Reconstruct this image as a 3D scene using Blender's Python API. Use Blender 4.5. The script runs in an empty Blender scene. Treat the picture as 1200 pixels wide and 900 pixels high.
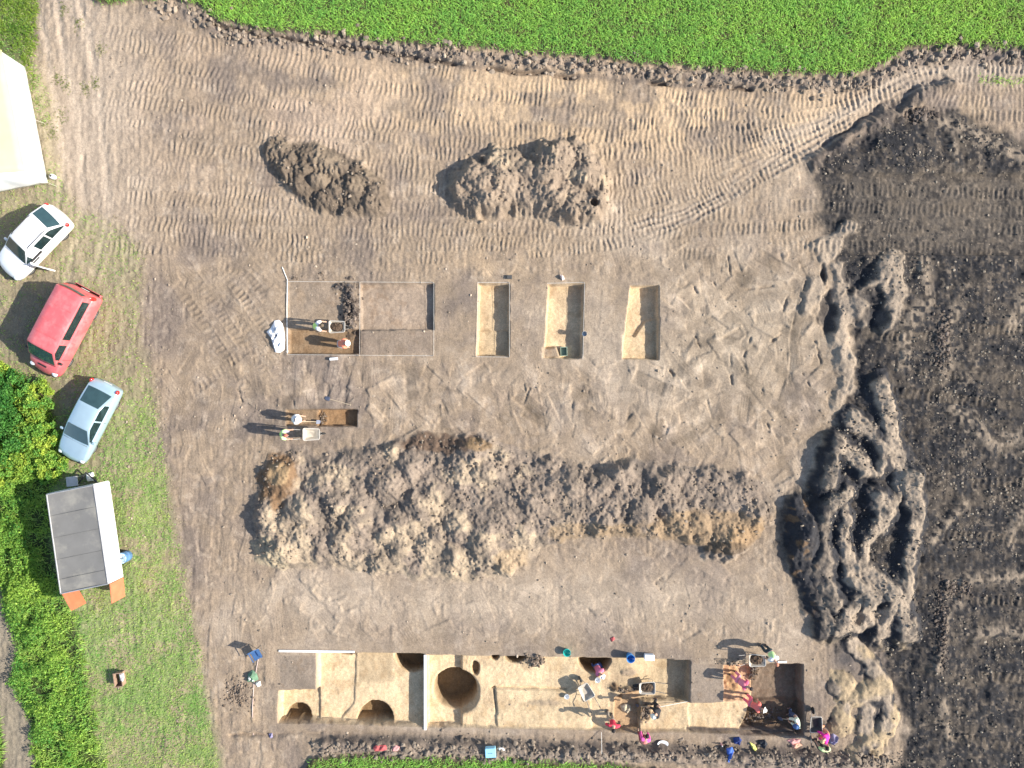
import bpy, math, random
import numpy as np
from mathutils import Vector, Matrix

# ------------------------------------------------------------------ camera, sky, sun, exposure
H = 38.7                      # camera height above the ground (m)
FPX = 833.0                   # focal length in photo pixels (1200 wide)
S = FPX / H                   # photo pixels per metre on the ground
scene = bpy.context.scene
cam_d = bpy.data.cameras.new('camera'); cam = bpy.data.objects.new('camera', cam_d)
scene.collection.objects.link(cam)
cam.location = (0, 0, H); cam.rotation_euler = (0, 0, 0)
cam_d.sensor_width = 36; cam_d.lens = 36 * FPX / 1200; cam_d.clip_end = 2000
scene.camera = cam
SUN_EL = math.radians(32.0)
SH = Vector((-1.0, 0.13, 0)).normalized()          # direction in which shadows fall
world = bpy.data.worlds.new('World'); scene.world = world; world.use_nodes = True
wn = world.node_tree.nodes; wl = world.node_tree.links
bg = wn['Background']; sky = wn.new('ShaderNodeTexSky'); sky.sky_type = 'NISHITA'; sky.sun_disc = False
sun_dir = Vector((-SH.x * math.cos(SUN_EL), -SH.y * math.cos(SUN_EL), math.sin(SUN_EL)))   # towards the sun
sky.sun_elevation = SUN_EL; sky.sun_rotation = math.atan2(sun_dir.x, sun_dir.y)
wl.new(sky.outputs[0], bg.inputs[0]); bg.inputs[1].default_value = 0.13
sl = bpy.data.lights.new('sun', 'SUN'); sl.energy = 5.0; sl.angle = math.radians(0.55); sl.color = (1.0, 0.93, 0.82)
so = bpy.data.objects.new('sun', sl); scene.collection.objects.link(so)
so.rotation_euler = sun_dir.to_track_quat('Z', 'Y').to_euler(); so.location = (20, -5, 30)
scene.view_settings.view_transform = 'Standard'; scene.view_settings.look = 'None'
scene.view_settings.gamma = 1; scene.view_settings.exposure = 0.84
scene.render.engine = 'CYCLES'

rng = np.random.default_rng(7); random.seed(7)

# ------------------------------------------------------------------ helpers
def W(px, py, z=0.0):
    """ground position (m) of what stands at photo pixel px,py at height z"""
    k = (H - z) / FPX
    return ((px - 600) * k, (450 - py) * k)

def link(o, parent=None):
    scene.collection.objects.link(o)
    if parent is not None: o.parent = parent
    return o

def tag(o, label=None, cat=None, group=None, kind=None):
    if label: o['label'] = label
    if cat: o['category'] = cat
    if group: o['group'] = group
    if kind: o['kind'] = kind
    return o

def thing(name, label, cat, loc=(0, 0, 0), rz=0.0, group=None):
    o = bpy.data.objects.new(name, None); o.empty_display_size = 0.2; link(o)
    o.location = loc; o.rotation_euler = (0, 0, rz)
    return tag(o, label, cat, group)

class MB:
    """collects shapes, builds ONE mesh object"""
    def __init__(s): s.v = []; s.f = []
    def add(s, vs, fs):
        n = len(s.v); s.v += [tuple(map(float, p)) for p in vs]; s.f += [tuple(i + n for i in f) for f in fs]; return s
    def box(s, c, d, rz=0.0, rx=0.0, ry=0.0, bev=0.0):
        m = Matrix.Rotation(rz, 3, 'Z') @ Matrix.Rotation(ry, 3, 'Y') @ Matrix.Rotation(rx, 3, 'X')
        hx, hy, hz = d[0] / 2, d[1] / 2, d[2] / 2
        if bev <= 0:
            vs = [Vector((x, y, z)) for x in (-hx, hx) for y in (-hy, hy) for z in (-hz, hz)]
            fs = [(0, 1, 3, 2), (4, 6, 7, 5), (0, 4, 5, 1), (2, 3, 7, 6), (0, 2, 6, 4), (1, 5, 7, 3)]
        else:
            b = min(bev, hx * .9, hy * .9, hz * .9); vs = []; fs = []
            rings = [(-hz, b), (-hz + b, 0), (hz - b, 0), (hz, b)]
            for z, i in rings:
                X, Y = hx - i, hy - i
                vs += [Vector(p) for p in ((-X + b, -Y, z), (X - b, -Y, z), (X, -Y + b, z), (X, Y - b, z), (X - b, Y, z), (-X + b, Y, z), (-X, Y - b, z), (-X, -Y + b, z))]
            for r in range(3):
                for k in range(8):
                    a = r * 8 + k; bb = r * 8 + (k + 1) % 8; fs.append((a, bb, bb + 8, a + 8))
            fs.append(tuple(range(7, -1, -1))); fs.append(tuple(range(24, 32)))
        c = Vector(c)
        return s.add([m @ v + c for v in vs], fs)
    def tube(s, pts, r, n=8, cap=True):
        pts = [Vector(p) for p in pts]; rs = r if isinstance(r, (list, tuple)) else [r] * len(pts)
        vs = []; fs = []; ref = None
        for i, p in enumerate(pts):
            t = (pts[min(i + 1, len(pts) - 1)] - pts[max(i - 1, 0)]).normalized()
            if ref is None: ref = Vector((0, 0, 1)) if abs(t.z) < .9 else Vector((1, 0, 0))
            a = t.cross(ref).normalized(); b = t.cross(a).normalized(); ref = -b if False else ref
            for k in range(n):
                w = 2 * math.pi * k / n; vs.append(p + (a * math.cos(w) + b * math.sin(w)) * rs[i])
        for i in range(len(pts) - 1):
            for k in range(n):
                k2 = (k + 1) % n; fs.append((i * n + k, i * n + k2, (i + 1) * n + k2, (i + 1) * n + k))
        if cap: fs.append(tuple(range(n - 1, -1, -1))); fs.append(tuple(range((len(pts) - 1) * n, len(pts) * n)))
        return s.add(vs, fs)
    def lathe(s, c, prof, n=20, axis='Z'):
        c = Vector(c); vs = []; fs = []
        for r, z in prof:
            for k in range(n):
                w = 2 * math.pi * k / n; x, y = r * math.cos(w), r * math.sin(w)
                vs.append(c + (Vector((x, y, z)) if axis == 'Z' else Vector((x, z, y)) if axis == 'Y' else Vector((z, x, y))))
        for i in range(len(prof) - 1):
            for k in range(n):
                k2 = (k + 1) % n; fs.append((i * n + k, i * n + k2, (i + 1) * n + k2, (i + 1) * n + k))
        if prof[0][0] > 1e-4: fs.append(tuple(range(n - 1, -1, -1)))
        if prof[-1][0] > 1e-4: fs.append(tuple(range((len(prof) - 1) * n, len(prof) * n)))
        return s.add(vs, fs)
    def ellipsoid(s, c, d, nu=14, nv=8, rz=0.0):
        vs = []; fs = []; c = Vector(c); m = Matrix.Rotation(rz, 3, 'Z')
        for j in range(nv + 1):
            ph = math.pi * j / nv
            for i in range(nu):
                th = 2 * math.pi * i / nu
                vs.append(m @ Vector((d[0] * math.sin(ph) * math.cos(th), d[1] * math.sin(ph) * math.sin(th), -d[2] * math.cos(ph))) + c)
        for j in range(nv):
            for i in range(nu):
                a = j * nu + i; b = j * nu + (i + 1) % nu; fs.append((a, b, b + nu, a + nu))
        return s.add(vs, fs)
    def quad(s, pts): return s.add(pts, [tuple(range(len(pts)))])
    def slab(s, pts, t):
        """polygon in space given thickness t along its normal (downwards/backwards)"""
        P = [Vector(p) for p in pts]; n = (P[1] - P[0]).cross(P[2] - P[1]).normalized(); k = len(P)
        vs = P + [p - n * t for p in P]
        fs = [tuple(range(k)), tuple(range(2 * k - 1, k - 1, -1))] + [((i + 1) % k, i, i + k, (i + 1) % k + k) for i in range(k)]
        return s.add(vs, fs)
    def build(s, name, mat, parent=None, smooth=False, loc=None):
        me = bpy.data.meshes.new(name); me.from_pydata(s.v, [], s.f); me.update()
        if smooth:
            me.polygons.foreach_set('use_smooth', [True] * len(me.polygons)); me.set_sharp_from_angle(angle=math.radians(45))
        o = bpy.data.objects.new(name, me); me.materials.append(mat); link(o, parent)
        if loc is not None: o.location = loc
        return o

def np_mesh(name, v, f, mat, cols=None, smooth=False, parent=None, dom='POINT'):
    """fast mesh from arrays: v (n,3), f (m,3) or (m,4)"""
    me = bpy.data.meshes.new(name); k = f.shape[1]
    me.vertices.add(len(v)); me.vertices.foreach_set('co', v.astype(np.float32).ravel())
    me.loops.add(f.size); me.loops.foreach_set('vertex_index', f.astype(np.int32).ravel())
    me.polygons.add(len(f)); me.polygons.foreach_set('loop_start', (np.arange(len(f)) * k).astype(np.int32))
    me.polygons.foreach_set('loop_total', np.full(len(f), k, np.int32))
    me.polygons.foreach_set('use_smooth', np.full(len(f), smooth, bool))
    me.update(calc_edges=True)
    if cols is not None:
        a = me.attributes.new('Col', 'FLOAT_COLOR', dom)
        c = np.ones((len(cols), 4), np.float32); c[:, :3] = cols; a.data.foreach_set('color', c.ravel())
    o = bpy.data.objects.new(name, me); me.materials.append(mat); link(o, parent)
    return o

def copy_tree(o, parent=None):
    c = o.copy(); scene.collection.objects.link(c); c.parent = parent
    for ch in list(o.children): copy_tree(ch, c)
    return c

# ------------------------------------------------------------------ materials
def principled(name):
    m = bpy.data.materials.new(name); m.use_nodes = True
    nt = m.node_tree; return m, nt, nt.nodes['Principled BSDF']
_cache = {}
def mat(name, col, rough=0.6, metal=0.0, vary=0.12, scale=6.0, coat=0.0, bump=0.0, bscale=40.0, dirt=None, dirt_amt=0.0, spec=0.5):
    if name in _cache: return _cache[name]
    m, nt, b = principled(name); N = nt.nodes; L = nt.links
    tc = N.new('ShaderNodeTexCoord'); nz = N.new('ShaderNodeTexNoise'); nz.inputs['Scale'].default_value = scale; nz.inputs['Detail'].default_value = 6
    L.new(tc.outputs['Object'], nz.inputs['Vector'])
    mr = N.new('ShaderNodeMapRange'); mr.inputs[1].default_value = .3; mr.inputs[2].default_value = .7
    mr.inputs[3].default_value = 1 - vary; mr.inputs[4].default_value = 1 + vary
    L.new(nz.outputs['Fac'], mr.inputs[0])
    mx = N.new('ShaderNodeVectorMath'); mx.operation = 'SCALE'; mx.inputs[0].default_value = col; L.new(mr.outputs[0], mx.inputs['Scale'])
    out = mx.outputs[0]
    if dirt is not None:
        n2 = N.new('ShaderNodeTexNoise'); n2.inputs['Scale'].default_value = scale * .6; n2.inputs['Detail'].default_value = 8; n2.inputs['Roughness'].default_value = .7
        L.new(tc.outputs['Object'], n2.inputs['Vector'])
        r2 = N.new('ShaderNodeMapRange'); r2.inputs[1].default_value = .48; r2.inputs[2].default_value = .72; r2.inputs[4].default_value = dirt_amt
        L.new(n2.outputs['Fac'], r2.inputs[0])
        mc = N.new('ShaderNodeMix'); mc.data_type = 'RGBA'; mc.inputs[7].default_value = (*dirt, 1)
        L.new(r2.outputs[0], mc.inputs[0]); L.new(out, mc.inputs[6]); out = mc.outputs[2]
    L.new(out, b.inputs['Base Color'])
    b.inputs['Roughness'].default_value = rough; b.inputs['Metallic'].default_value = metal
    b.inputs['Coat Weight'].default_value = coat; b.inputs['Coat Roughness'].default_value = .06
    b.inputs['Specular IOR Level'].default_value = spec
    if bump > 0:
        n3 = N.new('ShaderNodeTexNoise'); n3.inputs['Scale'].default_value = bscale; n3.inputs['Detail'].default_value = 4
        L.new(tc.outputs['Object'], n3.inputs['Vector'])
        bp = N.new('ShaderNodeBump'); bp.inputs['Strength'].default_value = bump; bp.inputs['Distance'].default_value = .02
        L.new(n3.outputs['Fac'], bp.inputs['Height']); L.new(bp.outputs[0], b.inputs['Normal'])
    _cache[name] = m; return m

def soil_mat():
    m, nt, b = principled('soil'); N = nt.nodes; L = nt.links
    at = N.new('ShaderNodeAttribute'); at.attribute_name = 'Col'
    tc = N.new('ShaderNodeTexCoord')
    def noise(s, d=6, r=.6):
        n = N.new('ShaderNodeTexNoise'); n.inputs['Scale'].default_value = s; n.inputs['Detail'].default_value = d; n.inputs['Roughness'].default_value = r
        L.new(tc.outputs['Object'], n.inputs['Vector']); return n.outputs['Fac']
    def mr(x, a, b_, c, d):
        n = N.new('ShaderNodeMapRange'); n.inputs[1].default_value = a; n.inputs[2].default_value = b_; n.inputs[3].default_value = c; n.inputs[4].default_value = d
        L.new(x, n.inputs[0]); return n.outputs[0]
    a1 = mr(noise(7, 8, .8), .3, .7, .74, 1.26); a2 = mr(noise(1.1, 5), .3, .7, .90, 1.1); a3 = mr(noise(26, 3), .3, .7, .76, 1.24)
    def mul(x, y):
        n = N.new('ShaderNodeMath'); n.operation = 'MULTIPLY'; L.new(x, n.inputs[0]); L.new(y, n.inputs[1]); return n.outputs[0]
    sc = N.new('ShaderNodeVectorMath'); sc.operation = 'SCALE'; L.new(at.outputs['Color'], sc.inputs[0]); L.new(mul(mul(a1, a2), a3), sc.inputs['Scale'])
    L.new(sc.outputs[0], b.inputs['Base Color']); b.inputs['Roughness'].default_value = .95; b.inputs['Specular IOR Level'].default_value = .15
    b1 = N.new('ShaderNodeBump'); b1.inputs['Strength'].default_value = .55; b1.inputs['Distance'].default_value = .05; L.new(noise(9, 8, .7), b1.inputs['Height'])
    b2 = N.new('ShaderNodeBump'); b2.inputs['Strength'].default_value = .4; b2.inputs['Distance'].default_value = .015; L.new(noise(45, 3), b2.inputs['Height'])
    L.new(b1.outputs[0], b2.inputs['Normal']); L.new(b2.outputs[0], b.inputs['Normal'])
    return m
SOIL = soil_mat()

def leaf_mat():
    m, nt, b = principled('leaf'); N = nt.nodes; L = nt.links
    at = N.new('ShaderNodeAttribute'); at.attribute_name = 'Col'
    L.new(at.outputs['Color'], b.inputs['Base Color']); b.inputs['Roughness'].default_value = .55; b.inputs['Specular IOR Level'].default_value = .25
    tr = N.new('ShaderNodeBsdfTranslucent'); hs = N.new('ShaderNodeHueSaturation'); hs.inputs['Hue'].default_value = .48; hs.inputs['Value'].default_value = 1.5
    L.new(at.outputs['Color'], hs.inputs['Color']); L.new(hs.outputs[0], tr.inputs[0])
    mx = N.new('ShaderNodeMixShader'); mx.inputs[0].default_value = .35
    L.new(b.outputs[0], mx.inputs[1]); L.new(tr.outputs[0], mx.inputs[2]); L.new(mx.outputs[0], N['Material Output'].inputs[0])
    return m
LEAF = leaf_mat()
def clod_mat():
    m, nt, b = principled('clod'); N = nt.nodes; L = nt.links
    at = N.new('ShaderNodeAttribute'); at.attribute_name = 'Col'; L.new(at.outputs['Color'], b.inputs['Base Color'])
    b.inputs['Roughness'].default_value = .95; b.inputs['Specular IOR Level'].default_value = .1; return m
CLOD = clod_mat()

# ------------------------------------------------------------------ noise on the grid
def vnoise(U, V, su, sv=None, seed=0, rot=0.0):
    sv = sv or su
    if rot: U, V = U * math.cos(rot) + V * math.sin(rot), -U * math.sin(rot) + V * math.cos(rot)
    r = np.random.default_rng(seed); T = r.random((256, 256)).astype(np.float32)
    x = (U / su).astype(np.float32) + 1000.37; y = (V / sv).astype(np.float32) + 1000.71
    xi = np.floor(x).astype(np.int64); yi = np.floor(y).astype(np.int64); fx = x - xi; fy = y - yi
    fx = fx * fx * (3 - 2 * fx); fy = fy * fy * (3 - 2 * fy)
    a = T[yi & 255, xi & 255]; b = T[yi & 255, (xi + 1) & 255]; c = T[(yi + 1) & 255, xi & 255]; d = T[(yi + 1) & 255, (xi + 1) & 255]
    return (a * (1 - fx) + b * fx) * (1 - fy) + (c * (1 - fx) + d * fx) * fy
def fbm(U, V, s, seed=0, o=4, g=.5, sv=None, rot=0.0):
    t = 0; a = 1; n = 0
    for k in range(o):
        t = t + a * vnoise(U, V, s / 2 ** k, (sv or s) / 2 ** k, seed + k * 17, rot + k * .5 if sv is None else rot); n += a; a *= g
    return t / n
def sstep(a, b, x):
    t = np.clip((x - a) / (b - a), 0, 1); return t * t * (3 - 2 * t)
def sdpoly(U, V, P):
    """signed distance (negative inside) to polygon"""
    P = np.asarray(P, float); n = len(P); d = np.full(U.shape, 1e9); inside = np.zeros(U.shape, bool)
    for i in range(n):
        ax, ay = P[i]; bx, by = P[(i + 1) % n]; ex, ey = bx - ax, by - ay
        wx, wy = U - ax, V - ay; t = np.clip((wx * ex + wy * ey) / (ex * ex + ey * ey + 1e-9), 0, 1)
        d = np.minimum(d, (wx - ex * t) ** 2 + (wy - ey * t) ** 2)
        c = (ay > V) != (by > V)
        if ay != by: inside ^= c & (U < (bx - ax) * (V - ay) / (by - ay) + ax)
    return np.sqrt(d) * np.where(inside, -1, 1)
def dline(U, V, P):
    P = np.asarray(P, float); d = np.full(U.shape, 1e9)
    for i in range(len(P) - 1):
        ax, ay = P[i]; bx, by = P[i + 1]; ex, ey = bx - ax, by - ay
        wx, wy = U - ax, V - ay; t = np.clip((wx * ex + wy * ey) / (ex * ex + ey * ey + 1e-9), 0, 1)
        d = np.minimum(d, (wx - ex * t) ** 2 + (wy - ey * t) ** 2)
    return np.sqrt(d)
# ------------------------------------------------------------------ TERRAIN
DU = 1.15
cu = np.arange(-130, 1330, DU); cv = np.arange(-110, 1010, DU)
grow = 3.0 * 1.22 ** np.arange(42); out = np.cumsum(grow)
us = np.concatenate([cu[0] - out[::-1], cu, cu[-1] + out]); vs_ = np.concatenate([cv[0] - out[::-1], cv, cv[-1] + out])
NO = len(out)
U, V = np.meshgrid(us, vs_)
core = (slice(NO, NO + len(cv)), slice(NO, NO + len(cu)))
Z = np.zeros(U.shape); C = np.zeros(U.shape + (3,))
def win(u0, v0, u1, v1):
    i0 = max(np.searchsorted(us, u0) - 1, 0); i1 = np.searchsorted(us, u1) + 1; j0 = max(np.searchsorted(vs_, v0) - 1, 0); j1 = np.searchsorted(vs_, v1) + 1
    return (slice(j0, j1), slice(i0, i1))
def wpoly(P, pad):
    P = np.asarray(P, float); return win(P[:, 0].min() - pad, P[:, 1].min() - pad, P[:, 0].max() + pad, P[:, 1].max() + pad)
def paint(w, m, col, a=1.0):
    m = (m * a)[..., None]; C[w] = C[w] * (1 - m) + np.asarray(col) * m

TAN = np.array((.272, .208, .148)); YEL = np.array((.44, .32, .205)); GREY = np.array((.160, .130, .112)); PALE = np.array((.37, .30, .232))
DARK = np.array((.029, .0285, .031)); DRY = np.array((.235, .188, .142)); BROWN = np.array((.15, .095, .055)); FLOOR = np.array((.60, .455, .285))
ORANGE = np.array((.33, .19, .085))

n1 = fbm(U, V, 140, 1, 4); n2 = fbm(U, V, 40, 5, 4); n3 = fbm(U, V, 12, 9, 3)
C[:] = TAN
m = sstep(.50, .72, n1 * .6 + n2 * .4)[..., None]; C = C * (1 - m * .7) + PALE * m * .7
m = sstep(.5, .3, n1 * .5 + n2 * .5)[..., None]; C = C * (1 - m * .7) + GREY * m * .7
m = sstep(.5, .68, fbm(U, V, 17, 15, 4, .65))[..., None]; C = C * (1 - m * .30) + GREY * m * .30
m = sstep(.56, .72, fbm(U, V, 9, 19, 4, .7))[..., None]; C = C * (1 - m * .35) + PALE * 1.1 * m * .35
full = (slice(None), slice(None))
# yellowish subsoil showing in the upper bands and by the middle trenches
e = np.exp(-(((U - 700) / 330) ** 2 + ((V - 110 - .05 * (U - 600)) / 60) ** 2)); paint(full, np.clip(e * sstep(.38, .58, n2 * .6 + n3 * .4) * 1.3, 0, 1), YEL, .9)
e = np.exp(-(((U - 600) / 60) ** 2 + ((V - 312) / 24) ** 2)); paint(full, np.clip(e * sstep(.35, .6, n2), 0, 1), YEL, .7)
e = np.exp(-(((U - 320) / 170) ** 2 + ((V - 130) / 70) ** 2)); paint(full, np.clip(e * sstep(.35, .65, n2), 0, 1), np.array((.40, .30, .225)), .6)
e = np.exp(-(((U - 110) / 60) ** 2 + ((V - 150) / 200) ** 2)); paint(full, np.clip(e, 0, 1), PALE, .8)
e = np.exp(-(((U - 640) / 330) ** 2 + ((V - 705) / 36) ** 2)); paint(full, np.clip(e * (.5 + n2), 0, 1), np.array((.36, .29, .22)), .8)
e = np.exp(-(((U - 850) / 130) ** 2 + ((V - 400) / 90) ** 2)); paint(full, np.clip(e * (.5 + n2), 0, 1), np.array((.31, .25, .185)), .7)

# gentle lie of the land and soil crumb
Z += (n1 - .5) * .25 * sstep(20, 60, np.abs(V - 811) ) * 1.0 + (n2 - .5) * .06
crumb = fbm(U, V, 5.5, 21, 2); Z[core] += ((crumb - .5) * .07 + (rng.random(U.shape) - .5) * .018 * (.4 + 1.2 * n2))[core]
ew = fbm(U, V, 3.2, 31, 2, sv=26); Z[core] += ((ew - .5) * .045)[core]                     # long combing scars

# ---- bucket scrapes of the excavator in the middle of the site
def scrape(uc, vc, ang, L, Wd, hc, tilt, comb, w=.85):
    R = (L + Wd) / 2 + 3; wn_ = win(uc - R, vc - R, uc + R, vc + R); u = U[wn_] - uc; v = V[wn_] - vc
    s = u * math.cos(ang) + v * math.sin(ang); t = -u * math.sin(ang) + v * math.cos(ang)
    k = sstep(L / 2 + 1.5, L / 2 - 1.5, np.abs(s + .12 * t * t / Wd)) * sstep(Wd / 2 + .9, Wd / 2 - .9, np.abs(t)) * w
    tgt = hc + tilt * t + .012 * comb * np.sin(t * 2.1 + uc) + .03 * np.clip(s / L, -.5, .5)
    Z[wn_] = Z[wn_] * (1 - k) + (tgt + (Z[wn_] - hc) * .35) * k
    d = (hc * 2.2 + .06 * math.sin(uc * 3.1 + vc)) * k[..., None]; C[wn_] *= (1 + d)
regions = [((210, 430, 1000, 505), 430, 1.55, .25, 1), ((780, 300, 1005, 520), 520, None, 0, 1.25), ((320, 655, 960, 760), 330, .3, .5, .5), ((200, 420, 330, 900), 170, 1.6, .2, .5),
           ((200, 300, 340, 480), 110, .8, .9, .6), ((430, 425, 1000, 560), 300, .9, .9, 1.05), ((500, 300, 780, 425), 90, 1.6, .6, .4), ((940, 200, 1010, 300), 30, .2, .5, .6)]
for (u0, v0, u1, v1), n, a0, sp, st in regions:
    for k in range(n):
        uc, vc = rng.uniform(u0, u1), rng.uniform(v0, v1)
        a = a0 + rng.normal() * sp if a0 is not None else math.atan2(vc - 400, uc - 870) + rng.normal() * .6 + (1.57 if rng.random() < .35 else 0)
        scrape(uc, vc, a, rng.uniform(14, 44), rng.uniform(9, 17), rng.normal() * .028 * st, rng.normal() * .0035 * st, rng.uniform(.1, 1))

# ---- crawler tracks: bars pressed into the soil across each band
def track(pts, width=11, per=7.0, amp=.045, fade=.9, seed=0, vertical=False):
    P = np.asarray(pts, float); a, b = (P[:, 1], P[:, 0]) if vertical else (P[:, 0], P[:, 1])
    pad = width + 2
    w = win(b.min() - pad, a.min(), b.max() + pad, a.max()) if vertical else win(a.min(), b.min() - pad - 4, a.max(), b.max() + pad + 4)
    Sx, Tx = (V[w], U[w]) if vertical else (U[w], V[w])
    g = np.linspace(a.min(), a.max(), 400); f = np.interp(g, a, b)
    k = np.ones(41) / 41; f = np.convolve(np.pad(f, 20, mode='reflect', reflect_type='odd'), k, 'valid')
    ds = np.sqrt(np.diff(g) ** 2 + np.diff(f) ** 2); arc = np.concatenate([[0], np.cumsum(ds)]); slope = np.gradient(f, g)
    y = np.interp(Sx, g, f); s = np.interp(Sx, g, arc); sl = np.interp(Sx, g, slope)
    t = (Tx - y) / np.sqrt(1 + sl * sl); s = s + (Tx - y) * sl / np.sqrt(1 + sl * sl)
    n = vnoise(U[w], V[w], 34, 12, 300 + seed) * .7 + vnoise(U[w], V[w], 9, 9, 900 + seed) * .3
    on = sstep(width / 2 + 1, width / 2 - 1, np.abs(t)) * sstep(1 - fade, 1 - fade + .22, n)
    on *= sstep(a.min(), a.min() + 14, Sx) * sstep(a.max(), a.max() - 14, Sx)
    on *= .25 + .75 * sstep(.36, .50, fbm(U[w], V[w], 60, 4100 + seed * 3, 3)); C[w] *= (1 + rng.normal() * .045 * sstep(width / 2 + 1, width / 2 - 1, np.abs(t)) * sstep(a.min(), a.min() + 14, Sx) * sstep(a.max(), a.max() - 14, Sx))[..., None]
    ph = (s + rng.uniform(0, 9) + (.10 * (Tx - y)) + (vnoise(U[w], V[w], 26, 26, 77 + seed) - .5) * 6 + (vnoise(U[w], V[w], 9, 7, 78 + seed) - .5) * 2.4) * 2 * math.pi / per
    bar = .5 + .5 * np.cos(ph); bar = bar ** 1.3; lm = .35 + .9 * vnoise(U[w], V[w], 22, 14, 500 + seed) ; bar = bar * lm + (1 - lm) * .6 + (vnoise(U[w], V[w], 2.6, 4, 600 + seed) - .5) * .35
    Z[w] = Z[w] * (1 - on * .3) + on * (amp * .72 * (bar - .6) )
    C[w] *= (1 + .10 * (on * (bar - .45)))[..., None]
    # thin berm squeezed up on both sides
    Z[w] += .018 * np.exp(-((np.abs(t) - width / 2 - .8) / 1.1) ** 2) * sstep(.3, .6, n)
top = np.array([(118, 34), (300, 60), (500, 82), (700, 100), (850, 113), (950, 126), (1010, 112), (1060, 82), (1120, 76), (1330, 80)], float)
bot = np.array([(165, 292), (400, 302), (600, 297), (720, 292), (800, 262), (880, 212), (950, 172), (1010, 142), (1060, 114), (1330, 112)], float)
gx = np.linspace(118, 1330, 60)
for i in range(17):
    q = i / 16; yy = np.interp(gx, top[:, 0], top[:, 1]) * (1 - q) + np.interp(gx, bot[:, 0], bot[:, 1]) * q
    yy = yy + 3 * np.sin(gx * .012 + i * 2.1); s0 = 0 if i < 3 else rng.integers(0, 4); e0 = len(gx) if i in (1, 3, 5, 8, 11) else rng.integers(41, 49)
    track(np.stack([gx[s0:e0], yy[s0:e0]], 1), rng.uniform(14, 17), rng.uniform(5.5, 6.3), rng.uniform(.055, .085), .93 if i < 9 else .84, i)
for i in range(9):   # passes cut off by the turns lower down
    y0 = 205 + i * 11; x0, x1 = rng.uniform(180, 330), rng.uniform(640, 830)
    g = np.linspace(x0, x1, 20); track(np.stack([g, y0 + 18 * ((g - x0) / (x1 - x0)) ** 2 * (1 if i % 2 else -1) + rng.normal() * 3], 1), 12, 5.9, .055, .75, 40 + i)
for i, (y0, y1, xa, xb) in enumerate([(222, 232, 965, 1330), (243, 252, 950, 1330), (266, 272, 955, 1330), (288, 293, 880, 1330), (276, 262, 760, 960), (258, 236, 780, 985), (298, 292, 790, 960), (118, 118, 1075, 1330), (133, 140, 1090, 1330)]):
    g = np.linspace(xa, xb, 20); track(np.stack([g, np.interp(g, [xa, xb], [y0, y1])], 1), 13, 6.2, .075, .97, 60 + i)
# turning arcs at the left and by the trenches
for i, (cx, cy, r, a0, a1) in enumerate([(230, 400, 95, -1.35, -.35), (230, 400, 75, -1.3, -.3), (250, 420, 52, -1.3, -.2), (330, 240, 60, .6, 1.5), (200, 250, 120, .3, 1.1), (760, 200, 90, .5, 1.45), (760, 200, 70, .4, 1.4), (700, 470, 130, -1.4, -.9)]):
    a = np.linspace(a0, a1, 16); p = np.stack([cx + r * np.cos(a), cy + r * np.sin(a)], 1)
    p = p[np.argsort(p[:, 0])]; track(p, 11, 6.6, .06, .8, 90 + i)
for i, (ua, va, ub, vb) in enumerate([(205, 330, 300, 470), (225, 320, 320, 455), (250, 300, 335, 420), (215, 470, 300, 400), (520, 330, 545, 420), (440, 405, 500, 388)]):
    g = np.linspace(ua, ub, 12); track(np.stack([g, np.interp(g, [ua, ub], [va, vb])], 1), 11, 6.6, .06, .85, 120 + i)
g = np.linspace(422, 508, 12); track(np.stack([g, g * 0 + 324], 1), 11, 6.6, .06, 1.0, 140); track(np.stack([g, g * 0 + 404], 1), 14, 7, .05, .8, 141)
# dirt road ruts at the left, running up the picture
for pts in ([(62, -110), (66, 0), (82, 90), (96, 170), (98, 240), (80, 330)], [(88, -110), (95, 0), (112, 90), (124, 170), (128, 240), (112, 320)], [(40, -110), (45, 0), (62, 90), (76, 180), (70, 240)]):
    w = wpoly(pts, 12); wob = (fbm(U[w], V[w], 16, 51, 3, sv=40) - .5) * 9; d = dline(U[w] + wob, V[w], pts)
    qq = vnoise(U[w], V[w], 9, 30, 53); Z[w] -= .045 * qq * np.exp(-(d / 3.5) ** 2); Z[w] += .022 * qq * np.exp(-((d - 7) / 3) ** 2); paint(w, np.exp(-(d / 5) ** 2), PALE * 1.12, .7)

# ---- dark topsoil at the right
DP = [(948, 205), (980, 168), (1025, 140), (1075, 130), (1130, 132), (1200, 168), (9000, 300), (9000, 9000), (1062, 9000), (1050, 960), (1052, 895), (1060, 850), (1052, 800), (1030, 762), (1010, 748), (985, 760), (962, 735), (935, 695), (918, 650), (916, 605), (938, 585), (955, 555), (975, 500), (996, 480), (1003, 420), (1003, 395), (985, 370), (978, 320), (975, 296), (958, 250)]
wob = (fbm(U, V, 26, 61, 3) - .5) * 26; sd = sdpoly(U + wob, V + wob * .6, DP)
dm = sstep(9, -9, sd + (n3 - .5) * 22); DM = dm.copy()
paint(full, dm, DARK)
midb = sstep(940, 1010, U + (n2 - .5) * 90) * sstep(192, 214, V + (n3 - .5) * 16) * sstep(306, 284, V + (n3 - .5) * 16); paint(full, midb, np.array((.105, .088, .072)), .85)
bare = fbm(U, V, 46, 71, 4, .5, sv=18) ; dry = dm * sstep(.50, .66, bare * .55 + n3 * .45) * sstep(1000, 1060, U + V * .02); paint(full, dry, DRY * .50, .5); mm = fbm(U, V, 7, 73, 4, .7); paint(full, dm * sstep(.54, .64, mm), DRY * .5, .45); paint(full, dm * sstep(.44, .36, mm), DARK * .7, .6)
speck = dm * sstep(.72, .86, vnoise(U, V, 3.2, 3.2, 75)) ; paint(full, speck, DRY, .45)
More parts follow.
